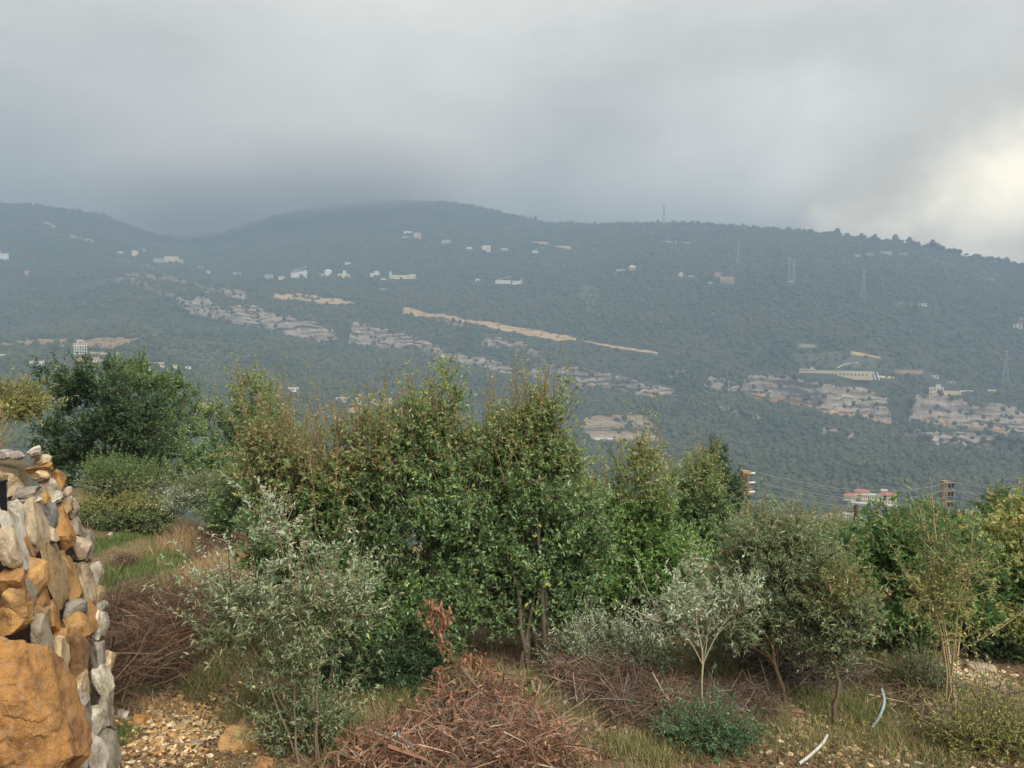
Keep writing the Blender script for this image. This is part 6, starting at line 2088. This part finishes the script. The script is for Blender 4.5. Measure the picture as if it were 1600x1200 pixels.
# gravel: what nobody could count
mb = MB()
TET = ICO2[:12]
IC0, ICF0 = ico(0)
for (px, py, rx, ry, n, pl) in [(290, 1140, 130, 50, 1500, [TAN, CRM, OCH, BRN]), (1540, 1080, 70, 60, 900, [PNK, CRM, TAN]), (1250, 1140, 90, 50, 600, [PNK, TAN, BRN]), (1450, 1150, 120, 40, 600, [PNK, TAN, GRY]), (880, 1110, 90, 40, 400, [TAN, GRY])]:
    c, e = near(px, py), near(px + rx, py)
    f_, g_ = near(px, py - ry), near(px, min(py + ry, 1215))
    x = c[0] + r.normal(size=n) * abs(e[0] - c[0]) * .55
    y = (f_[1] + g_[1]) / 2 + r.normal(size=n) * abs(f_[1] - g_[1]) * .3
    z = Zat(x, y)
    s = r.uniform(.006, .022, n)
    V = (IC0[None] * (1 + .35 * r.normal(size=(n, 12, 1))) * s[:, None, None] * np.array([1.2, 1, .7]) + np.stack([x, y, z + s * .2], 1)[:, None]).reshape(-1, 3)
    F = (np.arange(n)[:, None, None] * 12 + ICF0[None]).reshape(-1, 3)
    cols = np.array(pl)[r.integers(0, len(pl), n)] * r.uniform(.6, 1.1, (n, 1))
    mb.add(V, F, np.repeat(cols, 12, 0))
link('gravel', mb.mesh('gravel'), M['twig'], kind='stuff', label='gravel scattered over the bare earth')

# ------------------------------------------------------------------ power line
M['rust'] = flat_mat('rusty_orange_steel', L(150, 122, 92), 0.85, 0.25, 6, 0.0)
M['insul'] = flat_mat('pale_insulator', L(206, 206, 200), 0.35, 0.05, 5)
M['cable'] = flat_mat('aluminium_cable', L(150, 156, 158), 0.5, 0.05, 5, 0.5)
M['cable_dark'] = flat_mat('dark_cable', L(46, 48, 50), 0.6, 0.1, 5)
M['wood'] = flat_mat('weathered_wood', L(92, 74, 58), 0.9, 0.25, 6)


def lattice_pole(label, px, py_top, Y, w0, w1, H, arms, arm_side, tilt=0.0):
    top = at(px, py_top, Y)
    t = thing('electricity_pole', label, 'pole', (top[0], top[1], top[2] - H), 0.35)
    wd = lambda z: (w1 + (w0 - w1) * z / H) / 2
    for sx in (-1, 1):
        for sy in (-1, 1):
            link('leg', MB().tube([(sx * wd(0), sy * wd(0), 0), (sx * wd(H), sy * wd(H), H)], 0.04, 4).mesh('leg'), M['rust'], t)
    nb_ = int(H / 0.42)
    for k in range(nb_):
        z, z2 = H - (k + 1) * 0.42, H - k * 0.42
        for (ax, sg) in ((0, -1), (0, 1), (1, -1), (1, 1)):
            a_, b_ = (-1, 1) if (k + ax) % 2 else (1, -1)
            if ax == 0:
                p_, q_ = (a_ * wd(z), sg * wd(z), z), (b_ * wd(z2), sg * wd(z2), z2)
            else:
                p_, q_ = (sg * wd(z), a_ * wd(z), z), (sg * wd(z2), b_ * wd(z2), z2)
            link('brace', MB().beam(p_, q_, 0.026).mesh('brace'), M['rust'], t)
    link('head_plate', MB().box((-wd(H) - .05, -wd(H) - .05, H - .05), (wd(H) + .05, wd(H) + .05, H + .05)).mesh('head_plate'), M['rust'], t)
    ARMS = []
    for (dz, al) in arms:
        z = H - dz
        mb_ = MB().box((-wd(z) - (al if arm_side < 0 else .1), -.03, z - .03), (wd(z) + (al if arm_side > 0 else .1), .03, z + .03))
        ARMS.append(link('cross_arm', mb_.mesh('cross_arm'), M['rust'], t))
    return t, top, ARMS


H1 = 6.0
t1, p1, A1 = lattice_pole('near rusty orange lattice electricity pole above the light oaks', 1163, 737, 34, 0.26, 0.36, H1, [(0.05, .25), (.80, .25), (1.55, .3), (1.0, .3)], 1)
t2, p2, A2 = lattice_pole('far rusty electricity pole with three arms of insulators at the right', 1475, 752, 54, 0.26, 0.38, 8.0, [(0.15, .9), (.75, .9), (1.5, .9)], 1)


def wire(label, a, c, sag, rad=0.012, mat='cable', n=28, name='power_line'):
    a, c = np.array(a, float), np.array(c, float)
    f = np.linspace(0, 1, n)[:, None]
    P = a * (1 - f) + c * f
    P[:, 2] -= (4 * f * (1 - f))[:, 0] * sag
    return link(name, MB().tube(P - a, rad, 4).mesh(name, True), M[mat], None, tuple(a), label=label, category='cable')


def insulator(t, loc, d, n=4):
    mb_ = MB()
    P = np.array(loc, float) + np.outer(np.linspace(0, .4, n * 2 + 1), np.array(d, float))
    mb_.tube(P, np.array([.02 if k % 2 == 0 else .055 for k in range(n * 2 + 1)]), 8)
    link('insulator', mb_.mesh('insulator', True), M['insul'], t)


for k, (ya, xa, yb, lab) in enumerate([(737, 1170, 755, 'upper'), (753, 1170, 766, 'middle'), (768, 1171, 777, 'lower')]):
    a = at(xa, ya, 34)
    c = at(1484, yb - 2, 54)
    wire('%s pale power cable sagging between the two rusty poles' % lab, a + np.array([.35, 0, 0]), c, 0.75)
    wire('second cable just under the %s one between the rusty poles' % lab, a + np.array([.35, .5, -.05]), c + np.array([.3, .5, .02]), 1.0, 0.010)
    wire('%s cable running on from the far pole to the right edge' % lab, c, at(1700, yb + 12, 60), 0.35)
    # insulators belong to their poles
    insulator(A1[min(k, 2)], ((.2), 0, H1 - (0.08 + .42 * k)), (1, .05, -.08))
for k, dz in enumerate((.15, .75, 1.5)):
    for xq in (.55, .85):
        mb_ = MB().tube([(xq, 0, 8.0 - dz - .05), (xq, 0, 8.0 - dz - .35)], .07, 8)
        link('insulator', mb_.mesh('insulator', True), M['cable_dark'], A2[k])
# wooden post with dark cables
tp = at(1338, 789, 40)
t = thing('wooden_post', 'dark wooden post below the big hillside complex', 'post', (tp[0], tp[1], tp[2] - 5))
link('shaft', MB().tube([(0, 0, 0), (.02, 0, 2.5), (0, 0, 5)], [.15, .14, .12], 8).mesh('shaft', True), M['wood'], t)
link('cross_arm', MB().box((-.5, -.05, 4.6), (.5, .05, 4.7)).mesh('cross_arm'), M['wood'], t)
tp2 = at(1508, 797, 42)
t = thing('wooden_post', 'rusty post with white insulators between the right treetops', 'post', (tp2[0], tp2[1], tp2[2] - 5))
link('shaft', MB().tube([(0, 0, 0), (0, 0, 5)], [.12, .1], 8).mesh('shaft', True), M['rust'], t)
wa_ = link('cross_arm', MB().box((-.42, -.05, 4.72), (.42, .05, 4.82)).mesh('cross_arm'), M['wood'], t)
for xq in (-.32, 0, .32):
    link('insulator', MB().tube([(xq, 0, 4.82), (xq, 0, 4.9), (xq, 0, 5.02)], [.04, .08, .05], 8).mesh('insulator', True), M['insul'], wa_)
wire('thick dark cable bundle crossing low below the near rusty pole', at(1176, 801, 34), at(1338, 818, 40), .25, .035, 'cable_dark')
wire('thin dark cable above the thick bundle', at(1180, 803, 34), at(1338, 808, 40), .2, .016, 'cable_dark')
wire('dark cable from the wooden post to the rusty post', at(1338, 812, 40), at(1508, 803, 42), .5, .014, 'cable')
wire('pale cable from the rusty post to the right edge', at(1508, 797, 42), at(1680, 792, 44), .3, .014, 'cable')
wire('pale cable running from the far rusty pole past the rusty post', at(1478, 793, 50), at(1690, 800, 46), .2, .012, 'cable')
# unidentified white rounded thing among the shrub tops
c = at(1175, 818, 14.5)
Vq = ICO3 * (1 + .12 * fbm(ICO3 * 2, 3, 5)[:, None]) * np.array([.062, .05, .068])
o = link('white_object', mesh_np('white_object', Vq, [ICOF3], smooth=True), M['hose_white'], None, tuple(c))
tag(o, 'small white rounded scrap showing among the shrub tops below the rusty pole', 'item')
# bird far off
c = at(1457, 383, 260)
t = thing('bird', 'distant bird gliding above the right skyline', 'bird', tuple(c), 0.4)
M['bird'] = flat_mat('dark_feathers', L(92, 92, 96), 0.8, 0.1, 4)
link('body', MB().tube([(0, -.45, 0), (0, -.2, .02), (0, .15, .02), (0, .5, 0)], [.03, .11, .1, .03], 6).mesh('body', True), M['bird'], t)
for sg in (-1, 1):
    Vb = [(0, -.15, .03), (sg * .45, -.12, .22), (sg * .95, -.02, .12), (sg * .45, .12, .2), (0, .15, .03)]
    Vb = Vb + [(x, y, z - .02) for x, y, z in Vb]
    link('wing', MB().add(Vb, [(0, 1, 3, 4), (9, 8, 6, 5), (0, 5, 6, 1), (3, 8, 9, 4)]).add(Vb, [(1, 2, 3), (8, 7, 6), (1, 6, 7), (2, 7, 8)]).mesh('wing'), M['bird'], t)

# tiny yellow flowers
r = np.random.default_rng(90)
fx = []
for (px, py, n) in [(1520, 1170, 16), (1560, 1190, 14), (1500, 1190, 8), (1080, 1190, 8), (1350, 1150, 8)]:
    for k in range(n):
        p = near(px + r.normal() * 24, min(1208, py + r.normal() * 12))
        fx.append(p + np.array([0, 0, r.uniform(.05, .16)]))
fx = np.array(fx)
V, F, cc_ = leaves(np.repeat(fx, 5, 0), r.normal(size=(len(fx) * 5, 3)) + np.array([0, 0, .5]), r, .012, .009, np.tile(np.array(L(226, 196, 40)), (len(fx) * 5, 1)))
link('wild_flowers', mesh_np('wild_flowers', V, [F], cc_), M['leaf'], kind='stuff', label='tiny yellow wild flowers in the weeds at the lower right')

# ------------------------------------------------------------------ air: haze over the valley and the low cloud on the ridge
def volume_mat(name, density, color, aniso=0.0):
    m = bpy.data.materials.new(name)
    m.use_nodes = True
    nt = m.node_tree
    nt.nodes.clear()
    v = nt.nodes.new('ShaderNodeVolumePrincipled')
    v.inputs['Density'].default_value = density
    v.inputs['Color'].default_value = (*color, 1)
    v.inputs['Anisotropy'].default_value = aniso
    o = nt.nodes.new('ShaderNodeOutputMaterial')
    nt.links.new(v.outputs[0], o.inputs['Volume'])
    return m


zmin = min(float(ZG.min()), -230) - 1.5
zmax = float(ZG.max()) + 14
RB = float(RG.max()) + 15
link('haze', MB().box((-RB, -RB, zmin), (RB, RB, zmax)).mesh('haze'), volume_mat('haze_air', HAZE_DENSITY, HAZE_COLOR), kind='stuff', label='thin bluish haze filling the valley')
def cloud(px, py, Y, rx, rz, ry, den, seed):
    """a bank of vapour, densest in its middle and thinning to nothing at its rim"""
    c = at(px, py, Y)
    s = Y / FPX
    m = volume_mat('cloud_vapour', den, (0.96, 0.94, 0.92))
    nt = m.node_tree
    v = [n for n in nt.nodes if n.type == 'PRINCIPLED_VOLUME'][0]
    tcn = nt.nodes.new('ShaderNodeTexCoord').outputs['Object']
    ln = nt.nodes.new('ShaderNodeVectorMath')
    ln.operation = 'LENGTH'
    nt.links.new(tcn, ln.inputs[0])
    nz = noise_node(nt.nodes, nt.links, 2.3, 4, 0.55, tcn)
    ad = nt.nodes.new('ShaderNodeMath')
    ad.operation = 'MULTIPLY_ADD'
    nt.links.new(nz.outputs[0], ad.inputs[0])
    ad.inputs[1].default_value = -0.5
    nt.links.new(ln.outputs['Value'], ad.inputs[2])
    mr = nt.nodes.new('ShaderNodeMapRange')
    mr.interpolation_type = 'SMOOTHERSTEP'
    mr.inputs['From Min'].default_value = -0.1
    mr.inputs['From Max'].default_value = 0.68
    mr.inputs['To Min'].default_value = den
    mr.inputs['To Max'].default_value = 0.0
    nt.links.new(ad.outputs[0], mr.inputs['Value'])
    nt.links.new(mr.outputs[0], v.inputs['Density'])
    o = link('cloud', mesh_np('cloud', ICO3 * 1.02, [ICOF3], smooth=True), m, None, tuple(c), kind='stuff', label='low grey cloud lying on the mountain ridge')
    o.scale = (rx * s, ry, rz * s)


cloud(440, 240, 2900, 520, 150, 1000, 0.0014, 1)
cloud(300, 308, 2950, 200, 105, 800, 0.0062, 2)
cloud(570, 270, 2850, 300, 105, 800, 0.0048, 3)
